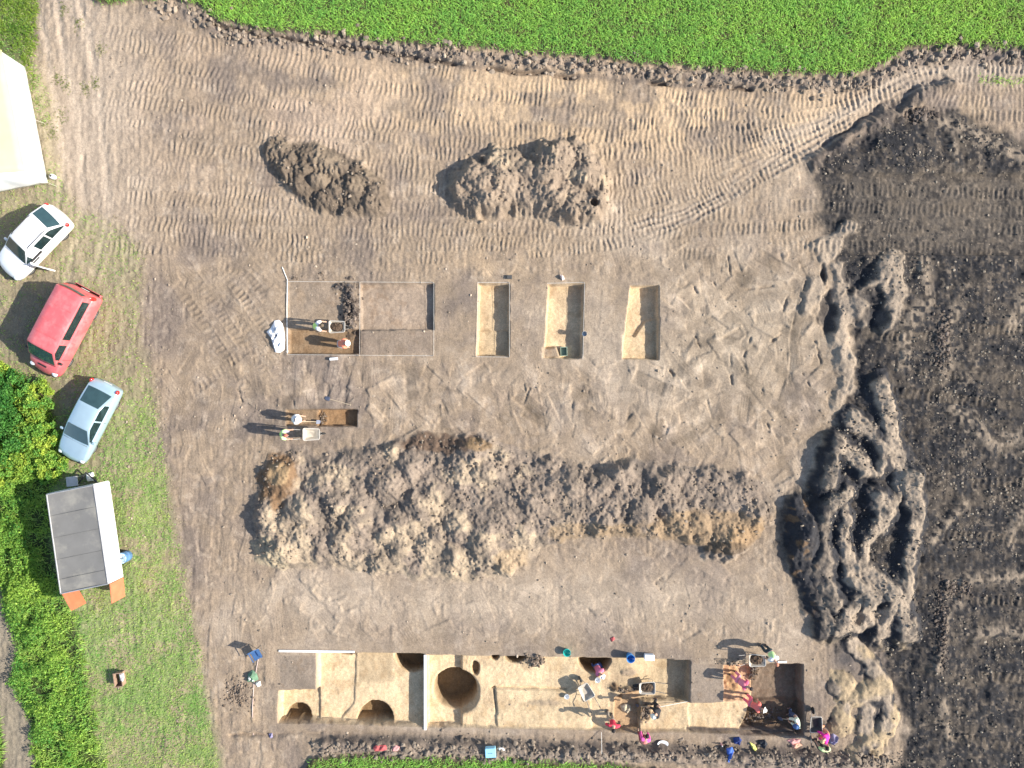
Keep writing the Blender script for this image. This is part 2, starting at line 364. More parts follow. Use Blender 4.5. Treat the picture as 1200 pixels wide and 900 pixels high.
for pts, wd in ([((1078, 309), (1082, 353), (1064, 369), (1055, 424)), 9], [((1113, 364), (1100, 391), (1104, 433)), 9], [((1107, 683), (1103, 740), (1093, 780)), 6], [((1120, 705), (1125, 677), (1193, 673)), 7],
                [((1115, 480), (1160, 520), (1230, 500)), 9], [((1190, 600), (1180, 640)), 7], [((1125, 590), (1080, 640)), 6], [((1130, 740), (1200, 735)), 7], [((1100, 820), (1110, 870)), 6], [((1195, 350), (1180, 385)), 9], [((1085, 140), (1125, 150), (1200, 190)), 9], [((1112, 165), (1122, 200)), 5]):
    w = wpoly(pts, wd * 2.5); d = dline(U[w], V[w], pts); paint(w, np.clip(np.exp(-(d / wd) ** 2) * sstep(.35, .6, vnoise(U[w], V[w], 4, 4, 76)) * 1.3, 0, 1), DRY, .85); Z[w] += .12 * np.exp(-(d / wd) ** 2)
lump = fbm(U, V, 9, 81, 3); Z += dm * ((lump - .5) * .16 + .25 * sstep(0, -40, sd) + (fbm(U, V, 45, 83, 2) - .5) * .35) * np.where((V > 205) & (V < 300), .35, 1)
for i, (xa, ya, xb, yb) in enumerate([(1030, 458, 1330, 492), (1125, 566, 1330, 560), (1095, 625, 1330, 640), (1128, 700, 1330, 712), (1115, 745, 1330, 768), (1110, 788, 1330, 800), (1105, 860, 1330, 900), (1010, 392, 1100, 396), (1125, 385, 1330, 392), (1100, 440, 1330, 448)]):
    g = np.linspace(xa, xb, 14); track(np.stack([g, np.interp(g, [xa, xb], [ya, yb])], 1), 12, 7.2, .085, .85, 160 + i)
    w = win(xa, min(ya, yb) - 8, xb, max(ya, yb) + 8); d = np.abs(V[w] - np.interp(U[w], [xa, xb], [ya, yb])); paint(w, sstep(7, 4, d) * sstep(.35, .6, vnoise(U[w], V[w], 3.6, 8, 170 + i)), DRY * .55, .6)
# long bank in the upper right corner; its shading is painted dark along the furrow
pts = [(955, 190), (975, 176), (1003, 158), (1040, 135), (1075, 118), (1112, 98)]; w = wpoly(pts, 22)
d = dline(U[w] + (fbm(U[w], V[w], 20, 93, 3) - .5) * 20, V[w] + (fbm(U[w], V[w], 20, 94, 3) - .5) * 20, pts); nn = fbm(U[w], V[w], 7, 91, 3); Z[w] += .40 * np.exp(-((d + (nn - .5) * 8) / 8) ** 2) * (.25 + 1.2 * fbm(U[w], V[w], 16, 92, 3)); paint(w, np.exp(-(d / 9) ** 2), GREY * .75, .7)
pts2 = [(p[0] - 8, p[1] - 8) for p in pts[1:]]; w = wpoly(pts2, 20); d = dline(U[w] + (fbm(U[w], V[w], 20, 93, 3) - .5) * 24, V[w] + (fbm(U[w], V[w], 20, 94, 3) - .5) * 24, pts2); paint(w, np.exp(-(d / 6) ** 2), DARK * 2.2, .7); Z[w] -= .16 * np.exp(-((d + (n3[w] - .5) * 7) / 4) ** 2) * (.3 + 1.1 * n2[w])
for k_ in range(4):
    ln_ = [(740 + 8 * k_, 262 + 5 * k_), (800, 246 + 6 * k_), (860, 212 + 7 * k_), (910, 178 + 7.5 * k_), (960, 150 + 7.5 * k_), (1000, 127 + 7 * k_), (1035, 103 + 6 * k_), (1070, 88 + 5 * k_), (1120, 82 + 4 * k_), (1330, 84 + 4 * k_)]; w = wpoly(ln_, 10); d = dline(U[w] + (n3[w] - .5) * 4, V[w] + (n3[w] - .5) * 3, ln_); q_ = .1 + .9 * sstep(.3, .7, fbm(U[w], V[w], 24, 700 + k_, 3)); Z[w] += .8 * q_ * (-.06 * np.exp(-(d / 2.2) ** 2) + .03 * np.exp(-((d - 3.6) / 1.8) ** 2)); paint(w, np.exp(-((d - 3.2) / 1.8) ** 2) * q_, PALE * 1.05, .55); paint(w, np.exp(-(d / 1.6) ** 2) * q_, GREY, .5)
pts = [(900, 165), (960, 145), (1000, 128), (1030, 105), (1065, 84), (1130, 80), (1330, 84)]; w = wpoly(pts, 16); d = dline(U[w], V[w], pts); paint(w, np.exp(-(d / 7) ** 2), PALE, .75)

# ---- ridges of pushed dark earth and hollows (upper group belongs to the ground)
def ridges(lines, base=0.55, slope=.034, seed=0, pad=24):
    """height field of crests; returns window, height, distance to crest"""
    allp = np.concatenate([np.asarray(l, float) for l in lines]); w = wpoly(allp, pad); u, v = U[w], V[w]
    wu = (fbm(u, v, 20, seed, 4, .6) - .5) * 18; wv = (fbm(u, v, 20, seed + 50, 4, .6) - .5) * 18
    h = np.zeros(u.shape); dd = np.full(u.shape, 1e9)
    for k, l in enumerate(lines):
        wd = 1.5 + 7 * vnoise(u, v, 24, 24, seed + k + 9)
        d = np.maximum(dline(u + wu, v + wv, l) - wd, 0); top_ = base * (.45 + .9 * vnoise(u, v, 34, 34, seed + k))
        h = np.maximum(h, top_ - d * slope * (.6 + .8 * vnoise(u, v, 18, 18, seed + k + 3))); dd = np.minimum(dd, d)
    h = np.maximum(h, 0); h += (h > 0) * np.minimum(h * 3, 1) * ((fbm(u, v, 8, seed + 5, 3) - .5) * .10 + (vnoise(u, v, 2.6, 2.6, seed + 6) - .5) * .05)
    return w, h, dd
up = [[(1049, 303), (1029, 326), (1006, 355), (1011, 375)], [(1049, 318), (1046, 347), (1045, 370), (1034, 384)], [(980, 312), (988, 347), (991, 370), (980, 398), (991, 422)],
      [(991, 422), (991, 448), (982, 474)], [(959, 288), (988, 269)], [(966, 300), (978, 285)], [(958, 330), (948, 362)], [(1029, 326), (1046, 347)]]
w, h, dd = ridges(up, .22, .024, 201, 14); Z[w] += h; paint(w, sstep(7, 0, dd + (n3[w] - .5) * 7), DRY * 1.35, .9)
w = win(955, 305, 1055, 400)
for (pu, pv, ru, rv) in ((968, 365, 9, 26), (965, 325, 4, 14), (1000, 322, 16, 13), (1018, 345, 13, 8), (1025, 372, 16, 11)):  # left pair paint in the ledge shadow, the others are dark hollows
    d = np.sqrt(((U[w] - pu) / ru) ** 2 + ((V[w] - pv) / rv) ** 2); d = d + (n3[w] - .5) * 1.5 + (n2[w] - .5) * 1.2; Z[w] -= .24 * sstep(1.35, .5, d); paint(w, sstep(1.3, .8, d), DARK * 1.15, .8)
# cracks and sharp cuts in the scraped surface
for pts in ([(802, 310), (808, 330), (816, 343)], [(832, 320), (843, 342)], [(853, 300), (856, 325), (860, 338)], [(925, 343), (918, 365)], [(945, 330), (940, 350), (936, 370)], [(880, 395), (872, 418)], [(856, 415), (857, 450)], [(898, 497), (908, 510)],
            [(942, 438), (948, 452)], [(905, 400), (915, 392)], [(815, 395), (822, 408)], [(620, 455), (612, 475)], [(760, 425), (792, 438)], [(870, 340), (905, 335)], [(272, 425), (283, 470)], [(955, 400), (963, 425)], [(790, 440), (784, 432)]):
    w = wpoly(pts, 8); d = dline(U[w] + (vnoise(U[w], V[w], 5, 5, 3) - .5) * 3, V[w], pts); tp = sstep(.2, .6, vnoise(U[w], V[w], 9, 9, 4)); Z[w] -= .11 * tp * np.exp(-(d / 1.2) ** 2)

# ---- crop fields: ground behind the topsoil edge stands higher
TOPF = [(-9000, -9000), (9000, -9000), (9000, 62), (1330, 60), (1200, 58), (1130, 54), (1060, 60), (1030, 78), (1000, 90), (900, 88), (800, 81), (700, 70), (600, 62), (520, 55), (450, 52), (400, 42), (300, 36), (255, 24), (238, 10), (205, 0), (165, 3), (120, 7), (108, -5), (60, -110), (-9000, -600)]
BOTF = [(356, 905), (365, 888), (430, 883), (500, 884), (620, 886), (720, 893), (800, 905), (1000, 925), (1330, 935), (9000, 940), (9000, 9000), (300, 9000), (335, 960)]
SML = [(1138, 92), (1165, 88), (1200, 90), (1330, 92), (1330, 98), (1190, 99), (1150, 98)]
fw = (fbm(U, V, 9, 95, 3) - .5) * 9
sdT = sdpoly(U, V + fw, TOPF); sdB = sdpoly(U, V + fw, BOTF)
GREEN_G = np.array((.12, .27, .06))
for sdF in (sdT, sdB):
    k = sstep(1.5, -2.5, sdF); paint(full, k, np.array((.07, .065, .03))); far = k * sstep(60, 140, -sdF); paint(full, far, GREEN_G * 1.3); Z += .22 * k
nb = sdpoly(U[core], V[core], TOPF); berm = fbm(U[core], V[core], 11, 97, 3); bb = np.abs(vnoise(U[core], V[core], 8, 8, 98) - .5) * 2
env = np.exp(-((nb - 9) / 9) ** 2) * sstep(150, 260, U[core]); Z[core] += env * (.42 * berm * (1 - bb) + .0); paint(core, env, GREY * 1.05, .7)
fur = [(243, 27), (290, 39), (340, 47), (380, 51), (420, 57), (480, 67), (545, 77), (610, 84), (700, 92), (800, 101), (880, 104)]; w = wpoly(fur, 12)
d = dline(U[w], V[w] + (vnoise(U[w], V[w], 14, 14, 6) - .5) * 5, fur); k = vnoise(U[w], V[w], 26, 26, 8); Z[w] -= .34 * np.exp(-(d / 2.6) ** 2) * sstep(.25, .5, k + (U[w] < 420) * .4); paint(w, np.exp(-(d / 3.5) ** 2), GREY * .7, .6)
# southern bank beside the lower field, its shadow painted as a darker north side
sb = [(372, 868), (420, 866), (520, 869), (640, 873), (760, 876), (860, 882), (960, 884), (1040, 890)]; w = wpoly(sb, 26)
u, v = U[w], V[w]; yb = np.interp(u, [p[0] for p in sb], [p[1] for p in sb]) + (vnoise(u, v, 13, 13, 12) - .5) * 5; t = v - yb
x_on = sstep(365, 380, u) * sstep(1045, 1000, u)
Z[w] += x_on * .30 * sstep(-5, 3, t) * sstep(20, 8, t) * (.55 + .9 * fbm(u, v, 8, 13, 3)); Z[w] -= x_on * .07 * np.exp(-((t + 6) / 4) ** 2)
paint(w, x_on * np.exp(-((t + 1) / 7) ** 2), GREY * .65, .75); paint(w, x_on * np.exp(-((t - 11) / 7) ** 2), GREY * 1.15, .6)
w = win(225, 790, 310, 880); k = np.exp(-(((U[w] - 278) / 12) ** 2 + ((V[w] - 812) / 16) ** 2)); paint(w, np.clip(k * sstep(.35, .6, n3[w]) * 1.5, 0, 1), GREY * .55, .7); Z[w] += k * (n3[w] - .4) * .35
k = np.exp(-(((U[w] - 298) / 9) ** 2 + ((V[w] - 838) / 14) ** 2)); paint(w, k, YEL, .5)
w = win(270, 850, 380, 880); d = dline(U[w], V[w] + (vnoise(U[w], V[w], 8, 8, 2) - .5) * 5, [(255, 862), (300, 862), (375, 858)]); Z[w] -= .16 * np.exp(-(d / 2.4) ** 2)
# dark patches of disturbed soil
for cu_, cv_, ru, rv, a in ((300, 460, 10, 12, .35), (235, 470, 12, 10, .3), (345, 135, 22, 9, .3), (225, 160, 25, 10, .25), (270, 345, 8, 14, .35), (990, 770, 14, 16, .7), (1000, 800, 10, 18, .6), (985, 850, 14, 12, .6), (1035, 830, 8, 20, .7)):
    w = win(cu_ - 3 * ru, cv_ - 3 * rv, cu_ + 3 * ru, cv_ + 3 * rv); k = np.exp(-(((U[w] - cu_) / ru) ** 2 + ((V[w] - cv_) / rv) ** 2)); paint(w, np.clip(k * (.4 + 1.2 * n3[w]), 0, 1), DARK * 1.8, a)

# ---- meadow and weed strip at the left
MEADOW = [(-9000, -600), (42, -110), (42, 0), (40, 60), (60, 110), (70, 200), (92, 245), (140, 262), (165, 290), (170, 330), (165, 380), (178, 440), (190, 520), (203, 600), (222, 700), (240, 800), (258, 880), (262, 960), (300, 9000), (-9000, 9000)]
PATH = [(-9000, 600), (-130, 640), (0, 690), (18, 760), (12, 800), (35, 850), (45, 1010), (60, 9000), (10, 9000), (10, 1010), (5, 870), (-8, 800), (-30, 720), (-130, 690), (-9000, 700)]
sdM = sdpoly(U + (n3 - .5) * 14, V, MEADOW); gm = sstep(8, -14, sdM)
MG = lambda u, v: np.clip(.12 + .55 * sstep(360, 560, v) + .5 * sstep(90, 20, v) * sstep(60, 20, u) + .25 * sstep(700, 860, v), 0, 1)     # how grassy
paint(full, gm * (.35 + .65 * MG(U, V)), np.array((.26, .24, .125)), .75); paint(full, gm * MG(U, V) * sstep(.4, .62, n2 * .5 + n3 * .5), np.array((.14, .235, .06)), .85)
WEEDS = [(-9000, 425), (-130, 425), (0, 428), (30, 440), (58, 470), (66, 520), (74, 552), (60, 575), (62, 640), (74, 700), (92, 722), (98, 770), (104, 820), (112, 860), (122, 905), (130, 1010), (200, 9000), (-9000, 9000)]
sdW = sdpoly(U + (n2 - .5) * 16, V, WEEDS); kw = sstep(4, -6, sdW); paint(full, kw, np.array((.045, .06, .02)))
kp = sstep(6, -3, sdpoly(U + (n3 - .5) * 10, V, PATH)); paint(full, kp, np.array((.26, .215, .165)), .85); WPATH = kp
paint(win(-130, -110, 45, 80), sstep(3, -6, sdpoly(U + (n3 - .5) * 16, V, [(-9000, -9000), (38, -9000), (44, 20), (30, 60), (30, 75), (-9000, 60)]))[win(-130, -110, 45, 80)], np.array((.08, .10, .035)), .8)
# flattened bare ground beneath the vehicles
for cu_, cv_ in ((40, 275), (55, 400), (20, 400)):
    w = win(cu_ - 120, cv_ - 120, cu_ + 120, cv_ + 120); k = np.exp(-(((U[w] - cu_) / 50) ** 2 + ((V[w] - cv_) / 45) ** 2)); paint(w, k, np.array((.20, .165, .115)), .5)

# ---- PITS
def circ(cx, cy, rx, ry=None, n=28, ymin=-1e9, ymax=1e9, xmin=-1e9, xmax=1e9, jag=.0, seed=1):
    ry = ry or rx; r_ = np.random.default_rng(seed); P = []
    for k in range(n):
        a = 2 * math.pi * k / n; j = 1 + jag * (r_.random() - .5); P.append((min(max(cx + rx * j * math.cos(a), xmin), xmax), min(max(cy + ry * j * math.sin(a), ymin), ymax)))
    return P
def lvl(P, z, col=None, soft=.75, rough=.03, wob_=.7, ca=1.0, streak=0.0):
    w = wpoly(P, 6 + soft * 3); u, v = U[w], V[w]
    ww = (fbm(u, v, 9, int(abs(z) * 100) + 7, 2) - .5) * wob_ * 2
    sd_ = sdpoly(u + ww, v + ww, P); k = sstep(soft, -soft, sd_)
    fl = z + (fbm(u, v, 14, 41, 3) - .5) * rough * 2.2 + (vnoise(u, v, 3, 3, 43) - .5) * rough * .8
    Z[w] = Z[w] * (1 - k) + fl * k
    if col is not None:
        cc = np.asarray(col)[None, None] * (.74 + .46 * fbm(u, v, 20, 45, 5, .6))[..., None]; s2 = sstep(.56, .70, fbm(u, v, 11, 49, 4, .6))[..., None] * .4; cc = cc * (1 - s2) + cc * np.array((.72, .62, .52)) * s2
        st = sstep(.52, .68, fbm(u, v, 24, 47, 3))[..., None] * streak; cc = cc * (1 - st) + np.asarray(YEL) * .85 * st
        kk = (sstep(soft + .8, -soft - .2, sd_) * ca)[..., None]; C[w] = C[w] * (1 - kk) + cc * kk
def flat(P, z=0.0, a=.9):
    w = wpoly(P, 20); k = sstep(10, -4, sdpoly(U[w], V[w], P)) * a; Z[w] = Z[w] * (1 - k) + (z + (Z[w] - Z[w].mean()) * .15) * k
flat([(325, 755), (950, 765), (950, 862), (325, 856)]); flat([(334, 326), (775, 328), (778, 424), (334, 420)], 0, .6); flat([(332, 478), (420, 478), (420, 502), (332, 502)])
G2 = np.array((.21, .165, .13))
# upper row
lvl([(338, 330), (421, 330), (421, 414), (338, 414)], -.06, np.array((.27, .21, .155)), rough=.03, streak=.25, ca=.8)
lvl([(338, 386), (421, 386), (421, 414.5), (338, 414.5)], -.30, np.array((.24, .165, .10)))
lvl([(422.5, 333), (508, 332), (508, 386), (422.5, 387)], -.29, np.array((.31, .24, .18)), rough=.035)
lvl([(425, 389), (506, 388), (506, 415), (425, 415)], .01, G2 * 1.05, soft=2, rough=.02, ca=.6)
lvl([(561, 333), (596.5, 333), (596, 417), (559, 416)], -.55, FLOOR * .93, streak=.3); lvl([(561, 387), (596, 387), (596, 417), (559, 416)], -.47, FLOOR * .8)
lvl([(643, 334), (683.5, 333), (681.5, 420), (638, 419)], -.55, FLOOR, streak=.5); lvl([(637, 408), (652, 406), (657, 419), (637, 419)], -.18, TAN, soft=1.5)
lvl([(739, 335), (772, 335), (771, 421.5), (730, 420)], -.58, FLOOR * .97, streak=.3)
lvl([(731, 393), (745, 394), (757, 376), (772, 372), (771, 421), (730, 420)], -.44, FLOOR * .86, soft=1.2)
# small trench
lvl([(335.5, 480.5), (372, 480.5), (372, 499), (335.5, 499)], -.24, np.array((.24, .17, .11))); lvl([(371.5, 480), (418, 480), (417.5, 499.5), (371.5, 499.5)], -.48, np.array((.28, .175, .095)))
# long southern cutting
lvl([(371.5, 765), (496.3, 767), (496.3, 851), (371, 847)], -.50, FLOOR)
lvl([(372, 765), (415.5, 765), (414.5, 800), (412.5, 830), (398, 847), (372, 847)], -.57, FLOOR)
lvl([(327, 809.5), (372, 809), (372, 847), (326, 847)], -.66, FLOOR * .97)
lvl([(417, 767), (456, 767), (457, 803), (417, 803)], -.51, FLOOR * .72, soft=2.5, ca=.9, rough=.02)
lvl([(500.5, 768), (545, 769), (545, 852), (500.5, 852)], -.48, FLOOR * .98)
lvl([(540.5, 768), (548, 769), (548, 852), (540.5, 852)], -.20, FLOOR * .9)
lvl([(548, 769), (757, 772), (757, 856), (548, 852)], -.20, FLOOR * .92, streak=.4)
lvl([(715, 772), (808, 775), (808, 857), (715, 857)], -.22, FLOOR * .72, streak=.5)
lvl([(579.5, 808), (692, 811), (694, 855), (583, 852.5)], -.105, FLOOR * .9, streak=.4)
lvl([(721, 820), (736, 812), (749, 808), (750, 857.5), (720, 857)], -.55, np.array((.40, .27, .16)), rough=.05)
lvl([(752, 773), (808.5, 775), (807, 823), (758, 823)], -.60, FLOOR * .74, soft=1.0, ca=.6)
w = win(725, 768, 790, 828); k = sstep(730, 776, U[w]) * (V[w] > 773) * (V[w] < 822) * (U[w] < 790); Z[w] = np.where(k > 0, -.22 * (1 - k) + -.70 * k + (n3[w] - .5) * .05, Z[w])
lvl([(780, 774), (808.5, 775), (807, 823), (784, 823)], -.72, FLOOR * .72, soft=1.2, ca=.5)
lvl([(716, 822), (807, 824), (807, 857), (750, 857.5), (750, 830), (716, 830)][0:0] or [(751, 824), (807.5, 824), (807.5, 857.5), (751, 857.5)], -.24, FLOOR * .85, streak=.4)
lvl([(808, 825), (906, 823), (906, 861), (808, 858)], -.30, FLOOR * .92)
lvl([(849, 780), (884, 779), (884, 824), (849, 823)], -.30, np.array((.50, .31, .185)), rough=.07)
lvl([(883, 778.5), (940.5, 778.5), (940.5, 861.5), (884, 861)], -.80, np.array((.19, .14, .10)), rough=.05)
for P_ in ([(576, 807.5), (600, 807), (640, 808.5), (664, 810)], [(579, 807), (582, 838)]):
    w = wpoly(P_, 5); d = dline(U[w], V[w] + (vnoise(U[w], V[w], 6, 6, 4) - .5), P_); Z[w] -= .13 * np.exp(-(d / 1.1) ** 2)
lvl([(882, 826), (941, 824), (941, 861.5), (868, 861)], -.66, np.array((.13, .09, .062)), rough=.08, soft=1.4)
lvl([(806, 855), (936, 859), (936, 862), (806, 858)], -.36, GREY * .8)
# dug features
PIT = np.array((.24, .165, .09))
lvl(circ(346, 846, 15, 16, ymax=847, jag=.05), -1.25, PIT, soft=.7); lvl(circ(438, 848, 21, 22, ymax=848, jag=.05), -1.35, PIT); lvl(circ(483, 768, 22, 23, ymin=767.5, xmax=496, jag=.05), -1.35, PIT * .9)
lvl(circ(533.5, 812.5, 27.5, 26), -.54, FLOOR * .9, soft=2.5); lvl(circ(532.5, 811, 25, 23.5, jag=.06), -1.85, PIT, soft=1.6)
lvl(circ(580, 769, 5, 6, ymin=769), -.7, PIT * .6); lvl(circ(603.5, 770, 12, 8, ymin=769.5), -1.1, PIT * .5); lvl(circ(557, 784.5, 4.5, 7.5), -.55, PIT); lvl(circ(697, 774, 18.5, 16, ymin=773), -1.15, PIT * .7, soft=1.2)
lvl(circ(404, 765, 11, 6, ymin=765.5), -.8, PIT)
# loose dug earth beside the diggers
def loose(cu_, cv_, ru, rv, hgt, col, seed, a=.9):
    w = win(cu_ - 2.2 * ru, cv_ - 2.2 * rv, cu_ + 2.2 * ru, cv_ + 2.2 * rv); u, v = U[w], V[w]
    k = sstep(1.35, .55, np.sqrt(((u - cu_) / ru) ** 2 + ((v - cv_) / rv) ** 2) + (fbm(u, v, 7, seed, 3) - .5) * .9)
    Z[w] += k * hgt * (.3 + 1.3 * vnoise(u, v, 3.6, 3.6, seed + 3)); paint(w, k, col, a)
loose(411, 362, 9, 27, .20, DARK * 1.5, 211); loose(404, 336, 12, 4, .12, DARK * 2.2, 212); loose(376, 490, 4.5, 8, .15, BROWN * .35, 213)
loose(886, 790, 7, 11, .25, BROWN * .35, 214); loose(860, 802, 9, 16, .08, ORANGE * 1.1, 215, .6); loose(897, 845, 26, 9, .12, BROWN * .7, 216); loose(757, 836, 8, 12, .16, BROWN * .8, 217); loose(737, 810, 17, 3.5, .2, BROWN * .6, 218)
loose(628, 775, 10, 6, .15, GREY * .8, 219); loose(738, 790, 10, 4, .08, TAN, 220); loose(860, 776, 16, 3, .12, TAN, 221); loose(640, 825, 24, 4, .04, GREY, 222, .4); loose(722, 806, 6, 4, .12, BROWN, 223)
for (u0, v0, u1, v1) in ((808, 778, 848, 823), (327, 768, 371, 808)): lvl([(u0 + 1, v0 + 1), (u1 - 1, v0 + 1), (u1 - 1, v1 - 1), (u0 + 1, v1 - 1)], .0, np.array((.25, .20, .155)), rough=.02, soft=1.2)

# ------------------------------------------------------------------ spoil heaps: separate masses resting on the ground
HZ = np.zeros(U.shape)      # extra height of heaps, for placing clods
def grid_obj(name, w, zz, cc, keep, mat_, smooth=True):
    j, i = zz.shape; idx = np.arange(j * i).reshape(j, i)
    f = np.stack([idx[:-1, :-1], idx[1:, :-1], idx[1:, 1:], idx[:-1, 1:]], -1).reshape(-1, 4)
    kf = (keep[:-1, :-1] | keep[1:, :-1] | keep[1:, 1:] | keep[:-1, 1:]).reshape(-1); f = f[kf]
    used, inv = np.unique(f, return_inverse=True); f = inv.reshape(-1, 4)
    x = (U[w] - 600) / S; y = (450 - V[w]) / S
    v = np.stack([x, y, zz], -1).reshape(-1, 3)[used]
    return np_mesh(name, v, f, mat_, cc.reshape(-1, 3)[used], smooth)
def heap(name, label, P, Hm, L, ncone, cone, seed, colf, slope=.031, jag=9):
    w = wpoly(P, 16); u, v = U[w], V[w]; wob_ = (fbm(u, v, 22, seed, 3) - .5) * jag * 1.6; sd_ = -5 + sdpoly(u + wob_, v + wob_ * .7, P); d = np.maximum(-sd_, 0)
    env = Hm * np.tanh(d / L); h = env * (.55 + .35 * fbm(u, v, 50, seed + 1, 2))
    r_ = np.random.default_rng(seed)
    wu = (fbm(u, v, 8, seed + 2, 3) - .5) * 8; wv = (fbm(u, v, 8, seed + 3, 3) - .5) * 8
    n = 0
    while n < ncone:
        a, b = r_.integers(0, h.shape[0]), r_.integers(0, h.shape[1])
        if d[a, b] < 5: continue
        n += 1; zc = min(env[a, b], Hm) * .72 + r_.uniform(.25, 1) * cone; R = 60
        ds = np.sqrt((u + wu - u[a, b]) ** 2 + (v + wv - v[a, b]) ** 2 * r_.uniform(.5, 1.6)); h = np.maximum(h, zc - (np.sqrt(ds * ds + 16) - 4) * slope)
    h *= sstep(0, 20, d + (fbm(u, v, 10, seed + 21, 3) - .5) * 16)
    h += sstep(.0, .3, h) * ((.5 - np.abs(fbm(u, v, 15, seed + 14, 4, .6) - .5) * 5) * .08 + (fbm(u, v, 6.5, seed + 9, 3) - .5) * .13 + (vnoise(u, v, 2.6, 2.6, seed + 11) - .5) * .10 * sstep(.3, .6, fbm(u, v, 20, seed + 12, 2)) + (rng.random(u.shape) - .5) * .03)
    h = np.maximum(h, 0) * (d > 0)
    cc = colf(u, v, h, d); fe = sstep(2, 11, d + (fbm(u, v, 7, seed + 22, 3) - .5) * 12)[..., None]; cc = cc * fe + C[w] * (1 - fe); zz = Z[w] + h - .015
    HZ[w] = np.maximum(HZ[w], h)
    o = grid_obj(name, w, zz, cc, h > .02, SOIL); return tag(o, label, 'spoil heap', 'spoil heaps on the stripped ground')
def mixc(base, items):
    c = base
    for k, col in items: c = c * (1 - k[..., None]) + np.asarray(col) * k[..., None]
    return c
def col_small(u, v, h, d):
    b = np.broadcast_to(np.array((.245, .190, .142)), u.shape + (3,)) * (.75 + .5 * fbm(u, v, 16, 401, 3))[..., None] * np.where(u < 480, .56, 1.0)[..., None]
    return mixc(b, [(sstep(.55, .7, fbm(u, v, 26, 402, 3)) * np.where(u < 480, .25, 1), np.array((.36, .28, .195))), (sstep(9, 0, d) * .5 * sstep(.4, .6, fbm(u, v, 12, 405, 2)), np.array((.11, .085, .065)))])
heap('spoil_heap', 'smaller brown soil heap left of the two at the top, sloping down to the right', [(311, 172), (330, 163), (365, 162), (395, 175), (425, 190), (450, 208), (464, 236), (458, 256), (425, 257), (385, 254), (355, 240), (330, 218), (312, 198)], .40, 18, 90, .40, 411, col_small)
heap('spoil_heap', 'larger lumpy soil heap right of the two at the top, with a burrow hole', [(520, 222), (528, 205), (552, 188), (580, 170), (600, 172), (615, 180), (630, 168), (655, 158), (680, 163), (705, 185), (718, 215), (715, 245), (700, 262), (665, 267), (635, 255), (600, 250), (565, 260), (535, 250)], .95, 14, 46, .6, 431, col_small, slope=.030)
def col_long(u, v, h, d):
    b = np.broadcast_to(np.array((.22, .175, .138)), u.shape + (3,)) * (.75 + .5 * fbm(u, v, 18, 501, 3))[..., None]
    gl = lambda cu_, cv_, ru, rv: sstep(1.15, .8, np.sqrt(((u - cu_) / ru) ** 2 + ((v - cv_) / rv) ** 2) + (fbm(u, v, 10, 512, 3) - .5) * .7)
    return mixc(b, [(sstep(.48, .64, fbm(u, v, 26, 502, 4) + .12 * sstep(570, 640, v) - .10 * sstep(560, 520, v)) * sstep(700, 600, u), np.array((.35, .275, .195))), (sstep(560, 530, v) * sstep(590, 520, v) * sstep(640, 700, u) * .75, np.array((.085, .078, .074))),
                    (sstep(.56, .66, fbm(u, v, 14, 504, 3)) * .55, np.array((.13, .108, .09))), (gl(325, 558, 28, 32), np.array((.19, .12, .07))), (gl(330, 555, 14, 14) * .8, np.array((.36, .25, .14))), (gl(520, 517, 50, 14), np.array((.13, .09, .065))),
                    (gl(560, 520, 14, 8) * .8, np.array((.22, .15, .085))), (gl(830, 618, 80, 22) * .9, np.array((.26, .185, .115))), (gl(880, 628, 34, 14) * .8, np.array((.28, .19, .11))), (gl(600, 655, 22, 14) * .8, np.array((.32, .235, .15))), (gl(700, 625, 60, 14) * .6, np.array((.27, .19, .11))),
                    (gl(310, 655, 26, 30) * .8, np.array((.38, .31, .21))), (gl(850, 640, 26, 8) * .8, np.array((.11, .08, .055)))])
LONG = [(293, 640), (300, 600), (303, 560), (315, 534), (345, 528), (400, 527), (430, 518), (475, 512), (490, 503), (520, 508), (565, 506), (590, 518), (640, 532), (690, 545), (740, 535), (800, 545), (860, 548), (890, 560), (908, 590), (910, 610), (890, 635), (860, 655), (825, 652), (790, 636), (740, 632), (690, 630), (640, 645), (600, 672), (560, 682), (500, 684), (440, 672), (380, 668), (330, 672), (300, 662)]
heap('spoil_heap', 'long lumpy excavation spoil heap running across the middle with orange brown lumps', LONG, .62, 30, 85, .62, 521, col_long, slope=.026)
def ridge_heap(label, lines, hills, seed, base, slope, extra, pad=20):
    w, h, dd = ridges(lines, base, slope, seed, pad); u, v = U[w], V[w]
    h = h + extra * sstep(20, 6, dd); h *= sstep(pad, pad * .3, dd + (n3[w] - .5) * 8)
    for (pu, pv, ru, rv, dp) in hills: h -= dp * sstep(1.2, .5, np.sqrt(((u - pu) / ru) ** 2 + ((v - pv) / rv) ** 2))
    h = np.maximum(h, 0)
    b = np.broadcast_to(DARK * 1.25, u.shape + (3,)) * (.8 + .4 * fbm(u, v, 14, seed, 3))[..., None]  # dark base holds both the dark soil and the heap's own shade
    nn = fbm(u, v, 9, seed + 1, 3)
    cc = mixc(b, [(sstep(6, 0, dd + (nn - .5) * 12) * sstep(935, 985, u + (nn - .5) * 60), DRY * 1.30), (sstep(.62, .72, nn) * .6 * sstep(960, 940, u + (v > 760) * 0), np.array((.20, .12, .06))), (sstep(740, 770, v) * sstep(.42, .62, fbm(u, v, 20, seed + 4, 3)), np.array((.34, .26, .165)))])
    fe = sstep(17, 9, dd + (nn - .5) * 10)[..., None]; cc = cc * fe + C[w] * (1 - fe)
    HZ[w] = np.maximum(HZ[w], h); o = grid_obj('spoil_heap', w, Z[w] + h - .015, cc, h > .02, SOIL); return tag(o, label, 'spoil heap', 'spoil heaps on the stripped ground')
